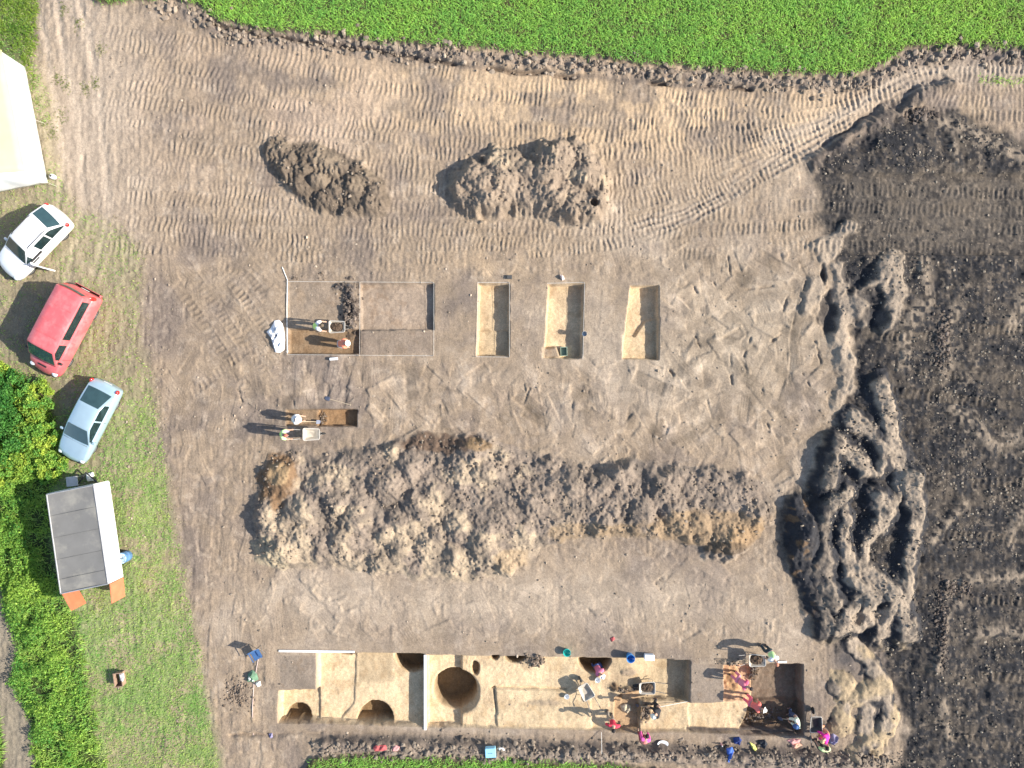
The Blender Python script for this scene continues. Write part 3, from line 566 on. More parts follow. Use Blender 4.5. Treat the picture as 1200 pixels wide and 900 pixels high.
ridge_heap('dark topsoil heap with tan crested ridges beside the dark ground at right',
  [[(1027, 452), (1033, 490), (1038, 517), (1050, 540), (1050, 577), (1030, 603), (1013, 630), (1003, 657), (993, 680)], [(1058, 557), (1065, 593), (1063, 637), (1053, 683), (1057, 743)], [(980, 520), (1010, 550), (1020, 553), (1030, 527), (1013, 507), (997, 493)],
   [(960, 567), (970, 543), (977, 520)], [(983, 597), (983, 623), (987, 647), (995, 670)], [(933, 593), (937, 637), (943, 667), (953, 697), (967, 733)], [(957, 610), (960, 637), (957, 667), (970, 700)], [(1007, 667), (1043, 697), (1030, 743)], [(1020, 583), (1030, 603)], [(997, 680), (1017, 697), (1013, 720), (993, 730)], [(955, 600), (972, 585), (990, 575)], [(975, 735), (990, 715), (1000, 700)]],
  [(1028, 645, 15, 22, .25), (1025, 715, 10, 14, .25), (1000, 722, 9, 8, .3)], 601, .52, .029, .04)
ridge_heap('low grey and yellow lumpy heap just right of the long pit', [[(1003, 756), (1020, 780), (1030, 800), (1041, 833), (1030, 862), (1004, 880)], [(1013, 833), (1010, 858)], [(984, 800), (992, 820), (985, 850)], [(1000, 820), (1020, 815)]], [(1003, 835, 7, 7, .1), (1000, 865, 8, 8, .12)], 631, .24, .022, .03, 14)

# burrow hole on the larger heap is left as a dark hollow cut in the mesh colour-free way: lower the vertices
for o in bpy.data.objects:
    if o.type == 'MESH' and 'burrow' in o.get('label', ''):
        me = o.data; co = np.empty(len(me.vertices) * 3, np.float32); me.vertices.foreach_get('co', co); co = co.reshape(-1, 3)
        bx, by = W(696, 238, .7); d = np.hypot((co[:, 0] - bx), (co[:, 1] - by)); k = np.clip((.24 - d) / .08, 0, 1); co[:, 2] -= .55 * k; me.vertices.foreach_set('co', co.ravel()); me.update()

# ------------------------------------------------------------------ build the ground sheet
idx = np.arange(U.size).reshape(U.shape)
f = np.stack([idx[:-1, :-1], idx[1:, :-1], idx[1:, 1:], idx[:-1, 1:]], -1).reshape(-1, 4)
gv = np.stack([(U - 600) / S, (450 - V) / S, Z], -1).reshape(-1, 3)
ground = np_mesh('ground', gv, f, SOIL, np.clip(C.reshape(-1, 3), .01, .9), True); tag(ground, kind='structure')
ZT = Z + HZ
def zat(u, v, arr=None):
    arr = ZT if arr is None else arr
    i = np.clip(((np.asarray(u) - cu[0]) / DU).round().astype(int) + NO, 0, len(us) - 1); j = np.clip(((np.asarray(v) - cv[0]) / DU).round().astype(int) + NO, 0, len(vs_) - 1)
    return arr[j, i]
def put(px, py, dz=0.0):
    """world location on the ground under photo pixel"""
    z = float(zat(px, py)); x, y = W(px, py, z); z = float(zat(600 + x * S, 450 - y * S)); x, y = W(px, py, z)
    return Vector((x, y, z + dz))
# ------------------------------------------------------------------ VEGETATION (leaf sized faces)
def inside(P, n_target, pad=0):
    P = np.asarray(P, float); u0, v0 = np.maximum(P.min(0), (-128, -108)); u1, v1 = np.minimum(P.max(0), (1326, 1006))
    pts = np.stack([rng.uniform(u0, u1, n_target), rng.uniform(v0, v1, n_target)], 1)
    return pts, (u1 - u0) * (v1 - v0)
def uv2xyz(u, v, dz=0.0):
    z = zat(u, v, Z); return np.stack([(u - 600) / S, (450 - v) / S, z + dz], -1)
def blades(name, base, length, width, col, lean=.6, droop=.5, lay=0.0):
    """curved tapering blades: base (n,3)"""
    n = len(base); az = rng.uniform(0, 2 * np.pi, n); ln = length * rng.uniform(.55, 1.2, n); wd = width * rng.uniform(.6, 1.3, n)
    inc = lean * rng.uniform(.15, 1.25, n); dx, dy = np.cos(az), np.sin(az); px_, py_ = -dy, dx
    def at(t):
        a = inc + droop * t * t * 1.4; hz = np.sin(np.minimum(a, 1.9)) * ln * t; vt = np.cos(np.minimum(a, 1.9)) * ln * t
        return base + np.stack([dx * hz, dy * hz, vt], -1)
    m, tip = at(.55), at(1.0); sd_ = np.stack([px_, py_, np.zeros(n)], -1) * wd[:, None] / 2
    v = np.concatenate([base - sd_ * .8, base + sd_ * .8, m + sd_, m - sd_, tip + sd_ * .12, tip - sd_ * .12]); i = np.arange(n)
    f = np.concatenate([np.stack([i, i + n, i + 2 * n, i + 3 * n], 1), np.stack([i + 3 * n, i + 2 * n, i + 4 * n, i + 5 * n], 1)])
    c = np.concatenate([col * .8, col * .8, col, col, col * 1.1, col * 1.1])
    return np_mesh(name, v, f, LEAF, np.clip(c, 0, 1))
def leaves(name, pos, size, col, up=.55, parent=None, aspect=.55):
    """diamond leaves folded along the midrib"""
    n = len(pos); nrm = rng.normal(size=(n, 3)); nrm[:, 2] = np.abs(nrm[:, 2]) * up * 2 + .15; nrm /= np.linalg.norm(nrm, axis=1)[:, None]
    a = np.cross(nrm, rng.normal(size=(n, 3))); a /= np.linalg.norm(a, axis=1)[:, None]; b = np.cross(nrm, a); s_ = (size * rng.uniform(.5, 1.3, n))[:, None]
    v = np.concatenate([pos - a * s_ * .5, pos + b * s_ * aspect * .5 + nrm * s_ * .08, pos + a * s_ * .5 - nrm * s_ * .12, pos - b * s_ * aspect * .5 + nrm * s_ * .08]); i = np.arange(n)
    f = np.stack([i, i + n, i + 2 * n, i + 3 * n], 1)
    return np_mesh(name, v, f, LEAF, np.clip(np.concatenate([col] * 4), 0, 1), parent=parent)
def greens(n, a, b, k=None, var=.25):
    t = (rng.random(n) if k is None else np.clip(k + rng.normal(size=n) * .18, 0, 1))[:, None]
    return (np.asarray(a) * (1 - t) + np.asarray(b) * t) * rng.uniform(1 - var, 1 + var, (n, 1))

def crop(name, P, dens, ln):
    n = int(dens); pts, A = inside(P, n); u, v = pts[:, 0], pts[:, 1]
    nz = (fbm(u, v, 9, 95, 3) - .5) * 9; sd_ = sdpoly(u, v + nz, P); edge = rng.random(n) < sstep(1.5, -7, sd_) 
    clump = vnoise(u, v, 4.5, 4.5, 811) * .6 + vnoise(u, v, 13, 13, 812) * .4
    keep = edge & (rng.random(n) < .35 + .9 * clump); u, v, clump = u[keep], v[keep], clump[keep]
    k = .25 + .5 * fbm(u, v, 30, 821, 3) + .25 * np.exp(-(((u - 1140) / 130) ** 2))
    col = greens(len(u), (.15, .38, .085), (.37, .58, .10), k, .38)
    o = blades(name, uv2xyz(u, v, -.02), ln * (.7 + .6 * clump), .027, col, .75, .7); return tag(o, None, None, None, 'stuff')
tag(crop('cereal_crop', TOPF, 230000, .30), 'dense bright green cereal crop along the top edge of the site', 'crop')
tag(crop('cereal_crop', BOTF, 80000, .30), 'green cereal crop strip along the bottom edge below the long pit', 'crop')
tag(crop('grass_tuft', SML, 1500, .25), 'narrow strip of green growth on the bank at upper right', 'grass')

# meadow
n = 170000; u = rng.uniform(-128, 270, n); v = rng.uniform(-108, 1006, n)
sdm = sdpoly(u + (fbm(u, v, 12, 9, 3) - .5) * 14, v, MEADOW); sdw = sdpoly(u, v, WEEDS)
pat = fbm(u, v, 40, 5, 4) * .5 + fbm(u, v, 10, 831, 3) * .5
g = MG(u, v); k = (sdm < -2) & (sdw > -6) & (rng.random(n) < (.14 + 1.2 * g) * sstep(.42 - .26 * g, .56 - .16 * g, pat))
u_, v_ = u[k], v[k]; col = greens(len(u_), (.17, .38, .08), (.44, .52, .16), fbm(u_, v_, 26, 833, 3), .3)
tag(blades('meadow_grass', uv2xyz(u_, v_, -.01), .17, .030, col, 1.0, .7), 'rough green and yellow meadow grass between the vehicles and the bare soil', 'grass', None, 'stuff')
k = (sdm < 8) & (sdw > -2) & (rng.random(n) < .30); u_, v_ = u[k], v[k]
tag(blades('dry_grass', uv2xyz(u_, v_, -.01), .15, .022, greens(len(u_), (.34, .29, .17), (.46, .40, .26)), 1.3, .5), 'dry straw coloured grass lying over the meadow soil', 'dry grass', None, 'stuff')
# few tufts on the dirt road
tu = [(118, 58), (68, 92), (78, 100), (100, 105), (112, 98), (43, 118), (50, 140), (72, 136), (62, 155), (92, 30), (75, 12), (40, 95)]
pu = np.concatenate([rng.normal(a, 3.5, 60) for a, b in tu]); pv = np.concatenate([rng.normal(b, 4.5, 60) for a, b in tu])
tag(blades('grass_tuft', uv2xyz(pu, pv, -.01), .14, .028, greens(len(pu), (.09, .15, .03), (.22, .24, .07)), 1.0, .6), 'scattered small green grass tufts along the dirt road at upper left', 'grass', None, 'stuff')

# tall weeds of the strip
n = 170000; u = rng.uniform(-128, 145, n); v = rng.uniform(428, 1006, n)
P_ = sdpoly(u + (fbm(u, v, 40, 5, 4) - .5) * 16 + (fbm(u, v, 13, 15, 3) - .5) * 30, v, WEEDS); pp = sdpoly(u + (fbm(u, v, 12, 9, 3) - .5) * 10, v, PATH)
cl = fbm(u, v, 15, 841, 3); k = (rng.random(n) < np.where(v > 700, .55, 1)) & (P_ < 2) & (pp > 3) & (rng.random(n) < (sstep(.22, .5, cl) * .9 + .1) * (.35 + .65 * sstep(0, -26, P_)))
u, v, cl, P_ = u[k], v[k], cl[k], P_[k]; hh = (.08 + .55 * sstep(.3, .75, cl)) * sstep(4, -34, P_) * rng.random(len(u)) ** .35 + .05
shade = sstep(0, -60, P_); t = np.clip(fbm(u, v, 34, 843, 3) * 1.1 - .1 + .35 * sstep(-45, -8, P_), 0, 1)
pos = uv2xyz(u, v); pos[:, 2] += hh
tag(leaves('tall_weeds', pos, .125, greens(len(u), (.06, .22, .04), (.33, .48, .08), t, .4), .6), 'lush green nettles and tall weeds in the strip behind the vehicles', 'weeds', None, 'stuff')
kk_ = rng.random(len(u)) < np.where(v > 690, 1.0, .35); tag(blades('weed_grass', uv2xyz(u[kk_], v[kk_], -.01), .42, .034, greens(int(kk_.sum()), (.11, .32, .06), (.42, .55, .12), fbm(u[kk_], v[kk_], 20, 847, 3)), .8, .8), 'long grass growing among the weeds at the left', 'grass', None, 'stuff')
# bottom left grass beyond the path and the upper left verge
def verge(name, P, n, label, ln=.2):
    pts, A = inside(P, n); u, v = pts[:, 0], pts[:, 1]; k = sdpoly(u + (fbm(u, v, 12, 9, 3) - .5) * 16, v, P) < 0; u, v = u[k], v[k]
    k = rng.random(len(u)) < sstep(.3, .55, fbm(u, v, 11, 851, 3)); u, v = u[k], v[k]
    tag(blades(name, uv2xyz(u, v, -.01), ln, .035, greens(len(u), (.10, .22, .03), (.28, .36, .05), fbm(u, v, 25, 853, 3)), .9, .7), label, 'grass', None, 'stuff')
verge('verge_grass', [(-128, -108), (42, -108), (44, 30), (36, 66), (40, 110), (20, 60), (-128, 60)], 22000, 'thick green grass in the top left corner above the tent', .26)
# bushes of the thicket
LSTEM = mat('stem', (.10, .075, .045), .8)
def bush(px, py, r, h, nl, a, b, label, seed):
    p = put(px, py); t = thing('bush', label, 'bush', p, 0, 'bushes of the thicket between the red van and the trailer'); g_ = np.random.default_rng(seed)
    nc = 46; th = g_.uniform(0, 2 * np.pi, nc); rr = r * np.sqrt(g_.random(nc)) * .85; cz = h * (1 - .55 * (rr / r) ** 2) * g_.uniform(.55, 1.0, nc); cx, cy = rr * np.cos(th), rr * np.sin(th)
    cr = g_.uniform(.14, .34, nc) * r; k = g_.integers(0, nc, nl); d = g_.normal(size=(nl, 3)); d /= np.linalg.norm(d, axis=1)[:, None]; d *= g_.random((nl, 1)) ** .5 * .9
    pos = np.stack([cx[k], cy[k], cz[k]], -1) + d * cr[k][:, None] * np.array((1, 1, .75)); pos[:, 2] = np.maximum(pos[:, 2], .05)
    tone = g_.random(nc)
    leaves('foliage', pos, .15, greens(nl, a, b, tone[k], .3), .6, t)
    s_ = MB()
    for i in range(0, nc, 2):
        s_.tube([(0, 0, -.05), (cx[i] * .35, cy[i] * .35, cz[i] * .5), (cx[i], cy[i], cz[i])], [.03, .018, .008], 5)
    s_.build('stem', LSTEM, t)
Dk, Md, Yl = (.035, .15, .03), (.13, .32, .06), (.38, .47, .07)
bush(14, 462, 1.55, 1.3, 5200, Dk, Md, 'darker green bush at the left edge below the red van', 1)
bush(48, 466, 1.1, 1.0, 4200, Md, Yl, 'yellow green bush touching the front of the red van', 2)
bush(52, 508, 1.25, 1.15, 4600, Md, Yl, 'bright yellow green bush beside the front of the silver car', 3)
bush(12, 512, 1.6, 1.5, 5200, Dk, Md, 'large dark green bush at the left edge level with the silver car', 4)
bush(62, 545, 1.0, .8, 3600, Md, Yl, 'low yellow green bush between the silver car and the trailer drawbar', 5)
bush(20, 545, 1.2, 1.1, 4200, Md, Yl, 'mid green bush at the left edge just above the trailer shadow', 6)
bush(-30, 490, 2.0, 1.7, 6000, Dk, Md, 'broad green bush standing beyond the left edge', 7)
bush(4, 437, .8, .8, 2600, Md, Yl, 'small bright bush at the left edge under the red van shadow', 8)

# ------------------------------------------------------------------ loose clods
ICO_V = []; phi = (1 + 5 ** .5) / 2
for a, b in ((1, phi), (1, -phi), (-1, phi), (-1, -phi)): ICO_V += [(0, a, b), (a, b, 0), (b, 0, a)]
ICO_V = np.array(ICO_V, float); ICO_V /= np.linalg.norm(ICO_V[0])
from mathutils.geometry import convex_hull_2d
_d = np.linalg.norm(ICO_V[:, None] - ICO_V[None], axis=2); _e = _d < 1.1
ICO_F = []
for a in range(12):
    for b in range(a + 1, 12):
        for c in range(b + 1, 12):
            if _e[a, b] and _e[b, c] and _e[a, c]:
                nn_ = np.cross(ICO_V[b] - ICO_V[a], ICO_V[c] - ICO_V[a]); ICO_F.append((a, b, c) if nn_ @ ICO_V[a] > 0 else (a, c, b))
ICO_F = np.array(ICO_F)
def clods(name, u, v, r, col, label):
    n = len(u); z = zat(u, v); k = H / (H - 0) ; x = (u - 600) / S; y = (450 - v) / S
    sc = r[:, None, None] * rng.uniform(.6, 1.25, (n, 12, 1)) * np.stack([rng.uniform(.7, 1.4, n), rng.uniform(.7, 1.4, n), rng.uniform(.5, .9, n)], -1)[:, None, :]
    vv = ICO_V[None] * sc + np.stack([x, y, z + r * .25], -1)[:, None, :]
    f = (ICO_F[None] + (np.arange(n) * 12)[:, None, None]).reshape(-1, 3)
    c = np.repeat(col, 12, axis=0); o = np_mesh(name, vv.reshape(-1, 3), f, CLOD, np.clip(c, 0, 1)); return tag(o, label, 'clods', None, 'stuff')
def scatter(n, wf, box_):
    u = rng.uniform(box_[0], box_[2], n); v = rng.uniform(box_[1], box_[3], n); k = rng.random(n) < wf(u, v); return u[k], v[k]
def lnr(n, lo, hi, p=2.5): return lo + (hi - lo) * rng.random(n) ** p
wf = lambda u, v: (sdpoly(u + (fbm(u, v, 26, 61, 3) - .5) * 26, v, DP) < -4) * (.12 + 1.2 * sstep(.42, .7, fbm(u, v, 30, 861, 4))) * np.where((v > 208) & (v < 300), .35, 1)
u, v = scatter(34000, wf, (960, 130, 1320, 1000)); dryc = rng.random(len(u)) < .6
clods('soil_clods', u, v, lnr(len(u), .015, .075, 4.5), np.where(dryc[:, None], greens(len(u), (.16, .135, .105), (.34, .285, .22)), greens(len(u), (.03, .03, .03), (.07, .065, .06))), 'loose dry clods scattered over the dark topsoil at right')
HK = lambda u, v: (zat(u, v, HZ) > .06) * (.25 + 1.1 * sstep(.4, .65, fbm(u, v, 24, 871, 3)))
u, v = scatter(22000, lambda u, v: HK(u, v) * np.where(u > 912, .15, 1), (290, 150, 1070, 890)); 
jj = zat(u, v, HZ)
clods('soil_clods', u, v, lnr(len(u), .02, .09, 3), greens(len(u), (.15, .12, .095), (.29, .23, .17), None, .35), 'broken lumps lying on the brown spoil heaps')
wf = lambda u, v: np.clip(np.exp(-((sdpoly(u, v, TOPF) - 9) / 9) ** 2) * sstep(150, 240, u) * (.2 + 1.2 * fbm(u, v, 16, 881, 2)), 0, 1)
u, v = scatter(26000, wf, (130, -20, 1320, 135)); clods('soil_clods', u, v, lnr(len(u), .03, .17, 3.2), greens(len(u), (.17, .135, .105), (.33, .265, .20)), 'row of loose clods turned up along the edge of the upper crop field')
wf = lambda u, v: np.exp(-((v - np.interp(u, [372, 760, 1040], [874, 880, 892])) / 8) ** 2) * (.25 + .9 * fbm(u, v, 14, 883, 2)) * (u > 366)
u, v = scatter(11000, wf, (360, 855, 1060, 915)); clods('soil_clods', u, v, lnr(len(u), .025, .14, 3), greens(len(u), (.11, .09, .075), (.29, .235, .18)), 'loose clods on the low bank below the long pit')
cc_ = [(411, 362, 8, 24, 420, .09), (402, 337, 12, 4, 90, .07), (886, 790, 6, 10, 160, .08), (628, 775, 10, 6, 130, .09), (757, 836, 7, 11, 120, .08), (376, 490, 4, 7, 80, .06), (278, 812, 12, 15, 260, .08), (736, 810, 15, 3, 90, .07), (897, 845, 24, 8, 160, .08), (345, 324, 5, 4, 30, .06), (860, 777, 14, 3, 60, .06), (375, 322, 5, 5, 20, .06), (1075, 135, 14, 6, 200, .16), (1120, 690, 14, 8, 200, .1), (1100, 730, 6, 40, 400, .09), (1100, 400, 8, 30, 350, .1)]
u = np.concatenate([rng.normal(a, c * .6, int(n_)) for a, b, c, d, n_, r_ in cc_]); v = np.concatenate([rng.normal(b, d * .6, int(n_)) for a, b, c, d, n_, r_ in cc_]); rr = np.concatenate([lnr(int(n_), .02, r_, 2) for a, b, c, d, n_, r_ in cc_])
dk = (u > 390) & (u < 425) | (u > 870); clods('soil_clods', u, v, rr, np.where(dk[:, None], greens(len(u), (.05, .04, .035), (.20, .16, .13)), greens(len(u), (.10, .075, .055), (.27, .21, .16))), 'small crumbs of freshly dug earth in and beside the pits')
u = rng.uniform(120, 1000, 9000); v = rng.uniform(40, 860, 9000); k = (zat(u, v, HZ) < .02) & (rng.random(9000) < sstep(.45, .7, fbm(u, v, 40, 887, 3)) + .12); u, v = u[k], v[k]
inpit = zat(u, v, Z) < -.12; u, v = u[~inpit], v[~inpit]
clods('soil_clods', u, v, lnr(len(u), .015, .075, 5), greens(len(u), (.20, .16, .12), (.42, .34, .26)), 'sparse small crumbs over the stripped soil')
# ------------------------------------------------------------------ VEHICLES
GLASS = mat('car_glass', (.030, .062, .068), .08, 0, .15, 3, coat=.6); BLK = mat('black_plastic', (.02, .02, .022), .6); RUB = mat('rubber', (.025, .025, .025), .85); RIM = mat('rim_metal', (.34, .35, .36), .45, .5)
LAMPW = mat('lamp_clear', (.75, .78, .80), .12, .2, coat=1); LAMPR = mat('lamp_red', (.45, .02, .02), .2, coat=1); CHROME = mat('bright_metal', (.6, .6, .62), .3, .9); SEATM = mat('seat_fabric', (.06, .06, .07), .9)
def car(name, label, px, py, ang, p, paint, opened=False):
    L, Wd, Ht, zs = p['L'] / 2, p['W'] / 2, p['H'], p['zs']; xr0, xr1, xf1, xf0 = p['cab']; wb, wt = Wd * .90, Wd * p.get('wt', .72); hc = Ht - zs
    t = thing(name, label, p['cat'], put(px, py), ang, 'vehicles parked in a row at the left')
    def warp(v):
        x, y, z = v; q = (y / Wd) ** 2; k = max(0, (x - .2) / L); kr = max(0, (-x - .2) / L)
        return (x - .17 * q * k * k * k ** .5 - .0 + .11 * q * kr * kr, y, z)
    def wmesh(mb): mb.v = [warp(v) for v in mb.v]; return mb
    def zsh(x): return np.interp(x, p['px'], p['pz'])
    # lower body
    st = [-L, -L + .03, -L + .12, -L + .35, -L * .55, -L * .2, L * .15, L * .45, L * .68, L - .35, L - .13, L - .03, L]; wf_ = [.84, .93, .97, .99, 1, 1, 1, 1, .99, .965, .90, .82, .70]
    b = MB(); ring = []
    for x, k in zip(st, wf_):
        w_ = Wd * k; z1 = zsh(x); sec = [(0, .22), (w_ * .8, .22), (w_ * .95, .27), (w_, .42), (w_ * 1.0, z1 * .62), (w_ * .975, z1 - .10), (w_ * .93, z1 - .035), (w_ * .84, z1), (w_ * .45, z1 + .022), (0, z1 + .03)]
        ring.append([(x, y, z) for y, z in sec] + [(x, -y, z) for y, z in sec[-2:0:-1]])
    n = len(ring[0]); b.v = [q for r_ in ring for q in r_]; b.f = [(i * n + k, i * n + (k + 1) % n, (i + 1) * n + (k + 1) % n, (i + 1) * n + k) for i in range(len(st) - 1) for k in range(n)] + [tuple(range(n - 1, -1, -1)), tuple(range((len(st) - 1) * n, len(st) * n))]
    wmesh(b).build('body', paint, t, True)
    # cabin shell
    zb_ = lambda x: zsh(x) - .03
    def hh(x): return float(np.interp(x, [xr0, xr1, (xr1 + xf1) / 2, xf1, xf0], [0, .965, 1, .965, 0])) * hc
    cs = [xr0, xr0 + (xr1 - xr0) * .5, xr1 - .03, xr1 + .06, (xr1 + xf1) / 2, xf1 - .08, xf1 + .02, xf1 + (xf0 - xf1) * .5, xf0]
    def side(x, q):   # q 0..1 up the side at station x
        h_ = hh(x); z = zb_(x) * 1 + (zs - zb_(x)) * 0 + q * (zs + h_ - zb_(x)); f_ = min(1, (z - zs) / hc) if z > zs else 0
        return (x, wb + (wt - wb) * max(f_, 0), z)
    c = MB(); ring = []
    for x in cs:
        a = side(x, 0); d_ = side(x, .93); e = side(x, 1); sec = [(0, a[2] - .05), (a[1], a[2] - .05), (a[1], a[2]), (d_[1], d_[2]), (e[1] - .05, e[2]), (e[1] * .5, e[2] + .03), (0, e[2] + .04)]
        ring.append([(x, y, z) for y, z in sec] + [(x, -y, z) for y, z in sec[-2:0:-1]])
    n = len(ring[0]); c.v = [q for r_ in ring for q in r_]; c.f = [(i * n + k, i * n + (k + 1) % n, (i + 1) * n + (k + 1) % n, (i + 1) * n + k) for i in range(len(cs) - 1) for k in range(n)] + [tuple(range(n - 1, -1, -1)), tuple(range((len(cs) - 1) * n, len(cs) * n))]
    wmesh(c).build('roof', paint, t, True)
    # windscreen and rear window: follow the sloping ends
    def endglass(nm, xa, xb, a0, a1, w0, w1):
        g = MB(); N_ = 8; rows = []
        for q in np.linspace(a0, a1, 5):
            x = xa + (xb - xa) * q; zc = zs + hh(x); r_ = w0 + (w1 - w0) * (q - a0) / (a1 - a0); e = side(x, 1)
            nx = 1 if xb > xa else -1
            for s_ in np.linspace(-1, 1, N_ + 1):
                y = s_ * r_; ee = max(e[1] - .05, .1); zz = zc + np.interp(abs(y), [0, ee * .5, ee, ee + .06], [.04, .03, 0, -.03]); g.v.append((x + .012 * nx, y, zz + .014))
        for i in range(4):
            for k in range(N_): q_ = i * (N_ + 1) + k; g.f.append((q_, q_ + 1, q_ + N_ + 2, q_ + N_ + 1))
        wmesh(g).build(nm, GLASS, t, True)
    endglass('windscreen', xf1, xf0, .06, .93, wt * .90, wb * .93); endglass('rear_window', xr1, xr0, .08, p.get('rw', .85), wt * .86, wb * .86)
    # side windows
    for s_ in (1, -1):
        for nm, xa, xb in p['win']:
            g = MB(); top = []; bt = []
            for x in np.linspace(xa, xb, 6):
                e = hh(x) / hc; lo = max(.03, 0); hi = min(e * .90, .86)
                def P(f_, x=x): return (x, s_ * (wb + (wt - wb) * f_ + .012), zs + f_ * hc)
                if hi > lo + .02: bt.append(P(lo)); top.append(P(hi))
            pts = bt + top[::-1]
            if s_ < 0: pts = pts[::-1]
            if len(pts) >= 4: wmesh(g.slab(pts, .006)).build('side_window', GLASS, t)
        m = MB().box((xf0 - .28, s_ * (Wd + .07), zs + .03), (.12, .20, .13), bev=.03); m.build('mirror', paint if not p.get('bm') else BLK, t)
        for xx, nm in ((L - .18, 'headlight'),):
            MB().ellipsoid(warp((xx - .02, s_ * Wd * .70, zsh(L - .2) - .10)), (.15, .19, .10), rz=-s_ * .5).build(nm, LAMPW, t, True)
        MB().ellipsoid(warp((-L + .13, s_ * Wd * .88, zsh(-L + .2) - .10)), (.12, .10, .15 if Ht < 1.8 else .3), rz=s_ * .2).build('tail_light', LAMPR, t, True)
        for xx in (p['wb'] / 2, -p['wb'] / 2):
            wy = s_ * (Wd - .165); r_ = p['wr']; ty = MB().lathe((xx, wy, r_), [(r_ * .62, -.1), (r_ * .93, -.105), (r_, -.07), (r_, .07), (r_ * .93, .105), (r_ * .62, .1)], 24, 'Y').build('wheel', RUB, t, True)
            rm = MB().lathe((xx, wy + s_ * .085, r_), [(.02, .0), (r_ * .63, .0), (r_ * .63, .02), (r_ * .5, .012), (.05, .022)], 20, 'Y').build('rim', RIM, ty, True)
        for xx in p['handles']:
            MB().box((xx, s_ * (Wd * .985 + .012), zs - .16), (.16, .03, .03), bev=.01).build('door_handle', paint, t)
    MB().box(warp((L - .0, 0, .36)), (.05, Wd * 1.2, .16), bev=.02).build('front_grille', BLK, t)
    MB().box((-L - .004, 0, p.get('npz', .62)), (.012, .46, .11)).build('number_plate', mat('plate', (.8, .8, .78), .5), t)
    for k in (0, 1):
        wp = MB(); a = xf0 - .06; wp.tube([warp((a, .35 - .7 * k + .02, zs + .03)), warp((a - .22, .02 + .38 * (1 - 2 * k) * .2, zs + .20 * hc / .5))], .009, 5); wp.build('wiper', BLK, t)
    for xx in p.get('gaps', ()):
        for s_ in (1, -1): MB().box((xx, s_ * (Wd * .992), zs * .62), (.014, .012, zs * .55)).build('door_gap', BLK, t)
    gp = MB(); gp.tube([warp((xf0 + .06, y_, zsh(xf0 + .06) + .012 + .012 * (1 - abs(y_)))) for y_ in np.linspace(-Wd * .80, Wd * .80, 9)], .008, 4); gp.build('bonnet_gap', BLK, t)
    if p.get('rails'):
        for s_ in (1, -1): MB().tube([(xr1 + .1, s_ * (wt - .07), Ht - .02), (xr1 + .3, s_ * (wt - .06), Ht + .03), (xf1 - .3, s_ * (wt - .06), Ht + .03), (xf1 - .1, s_ * (wt - .07), Ht - .02)], .018, 6).build('roof_rail', BLK, t)
    if p.get('extra'): p['extra'](t, warp, zsh, side)
    return t
WHITE = mat('white_paint', (.80, .80, .80), .3, 0, .02, 3, coat=.7); REDP = mat('faded_red_with_gloss', (.60, .12, .13), .42, 0, .08, 2, coat=.35, dirt=(.74, .32, .31), dirt_amt=.6); SILV = mat('silver_blue_paint', (.40, .54, .62), .35, .35, .03, 3, coat=.8)  # faded red; pinkish blotches put the van's gloss into its colour
wp_ = dict(cat='car', L=4.4, W=1.76, H=1.53, zs=.93, cab=(-2.08, -1.30, .28, 1.02), px=[-2.2, -2.05, -1.6, 0, 1.0, 1.7, 2.05, 2.2], pz=[.62, .90, .93, .94, .94, .80, .66, .46], win=[('a', -1.95, -1.0), ('b', -.92, -.14), ('c', .52, .95)], wb=2.6, wr=.32, handles=(-.8,), gaps=(-1.0, -.10), rw=.75, rails=True, bm=False)
def wextra(t, warp, zsh, side):
    s_ = 1; b = MB().box((.33, .83, .66), (.86, .05, .62), bev=.01).build('dark_opening_panel', BLK, t)  # black panel stands in for the shaded interior behind the open door
    for y in (.38, -.38):
        st_ = MB().box((-.10, y, .78), (.46, .46, .14), bev=.05).box((-.36, y, 1.02), (.14, .44, .5), ry=-.25, bev=.05).build('front_seat', SEATM, t, True)
    d = MB(); a = math.radians(62); hx, hy = .84, .90; dx, dy = -math.cos(a), math.sin(a); P = lambda q, z, o=0: (hx + dx * q + dy * o, hy + dy * q - dx * o, z)
    dr = MB().slab([P(0, .35), P(1.0, .35), P(1.0, .95), P(0, .95)], .07).build('door', WHITE, t)
    MB().tube([P(.0, .95, -.03), P(.42, 1.38, -.03), P(.95, 1.40, -.03), P(1.0, .95, -.03)], .022, 6).build('window_frame', WHITE, dr)
    MB().slab([P(.08, .96, -.035), P(.95, .96, -.035), P(.92, 1.36, -.035), P(.44, 1.35, -.035)], .006).build('window_glass', GLASS, dr)
    MB().box((.5, .72, .80), (.5, .42, .02)).build('cabin_floor', BLK, t)
wp_['extra'] = wextra
car('parked_car', 'white estate car with its driver door standing open, topmost of the row', 47.5, 287, math.radians(-134), wp_, WHITE)
rp = dict(cat='van', L=5.0, W=1.84, H=1.92, zs=1.20, cab=(-2.46, -2.34, 1.02, 1.78), wt=.88, px=[-2.5, -2.42, -1.7, 0, 1.45, 2.0, 2.3, 2.5], pz=[.9, 1.16, 1.20, 1.20, 1.14, .98, .78, .50], win=[('a', -2.1, .18), ('c', .50, 1.40)], wb=2.9, wr=.33, handles=(-.4, .6), gaps=(.32, 1.3, -1.0), rw=.45, bm=True, npz=.7)
def rextra(t, warp, zsh, side):
    MB().box((2.08, 0, .955), (.10, .5, .03), ry=.5, bev=.01).build('bonnet_vent', BLK, t)
    for q in (-1.3, -.4, .3): MB().box((q, 0, 1.955), (.02, 1.3, .012)).build('roof_rib', REDP, t)
    MB().box((-2.52, 0, .42), (.10, 1.6, .22), bev=.05).build('rear_bumper', REDP, t)
rp['extra'] = rextra
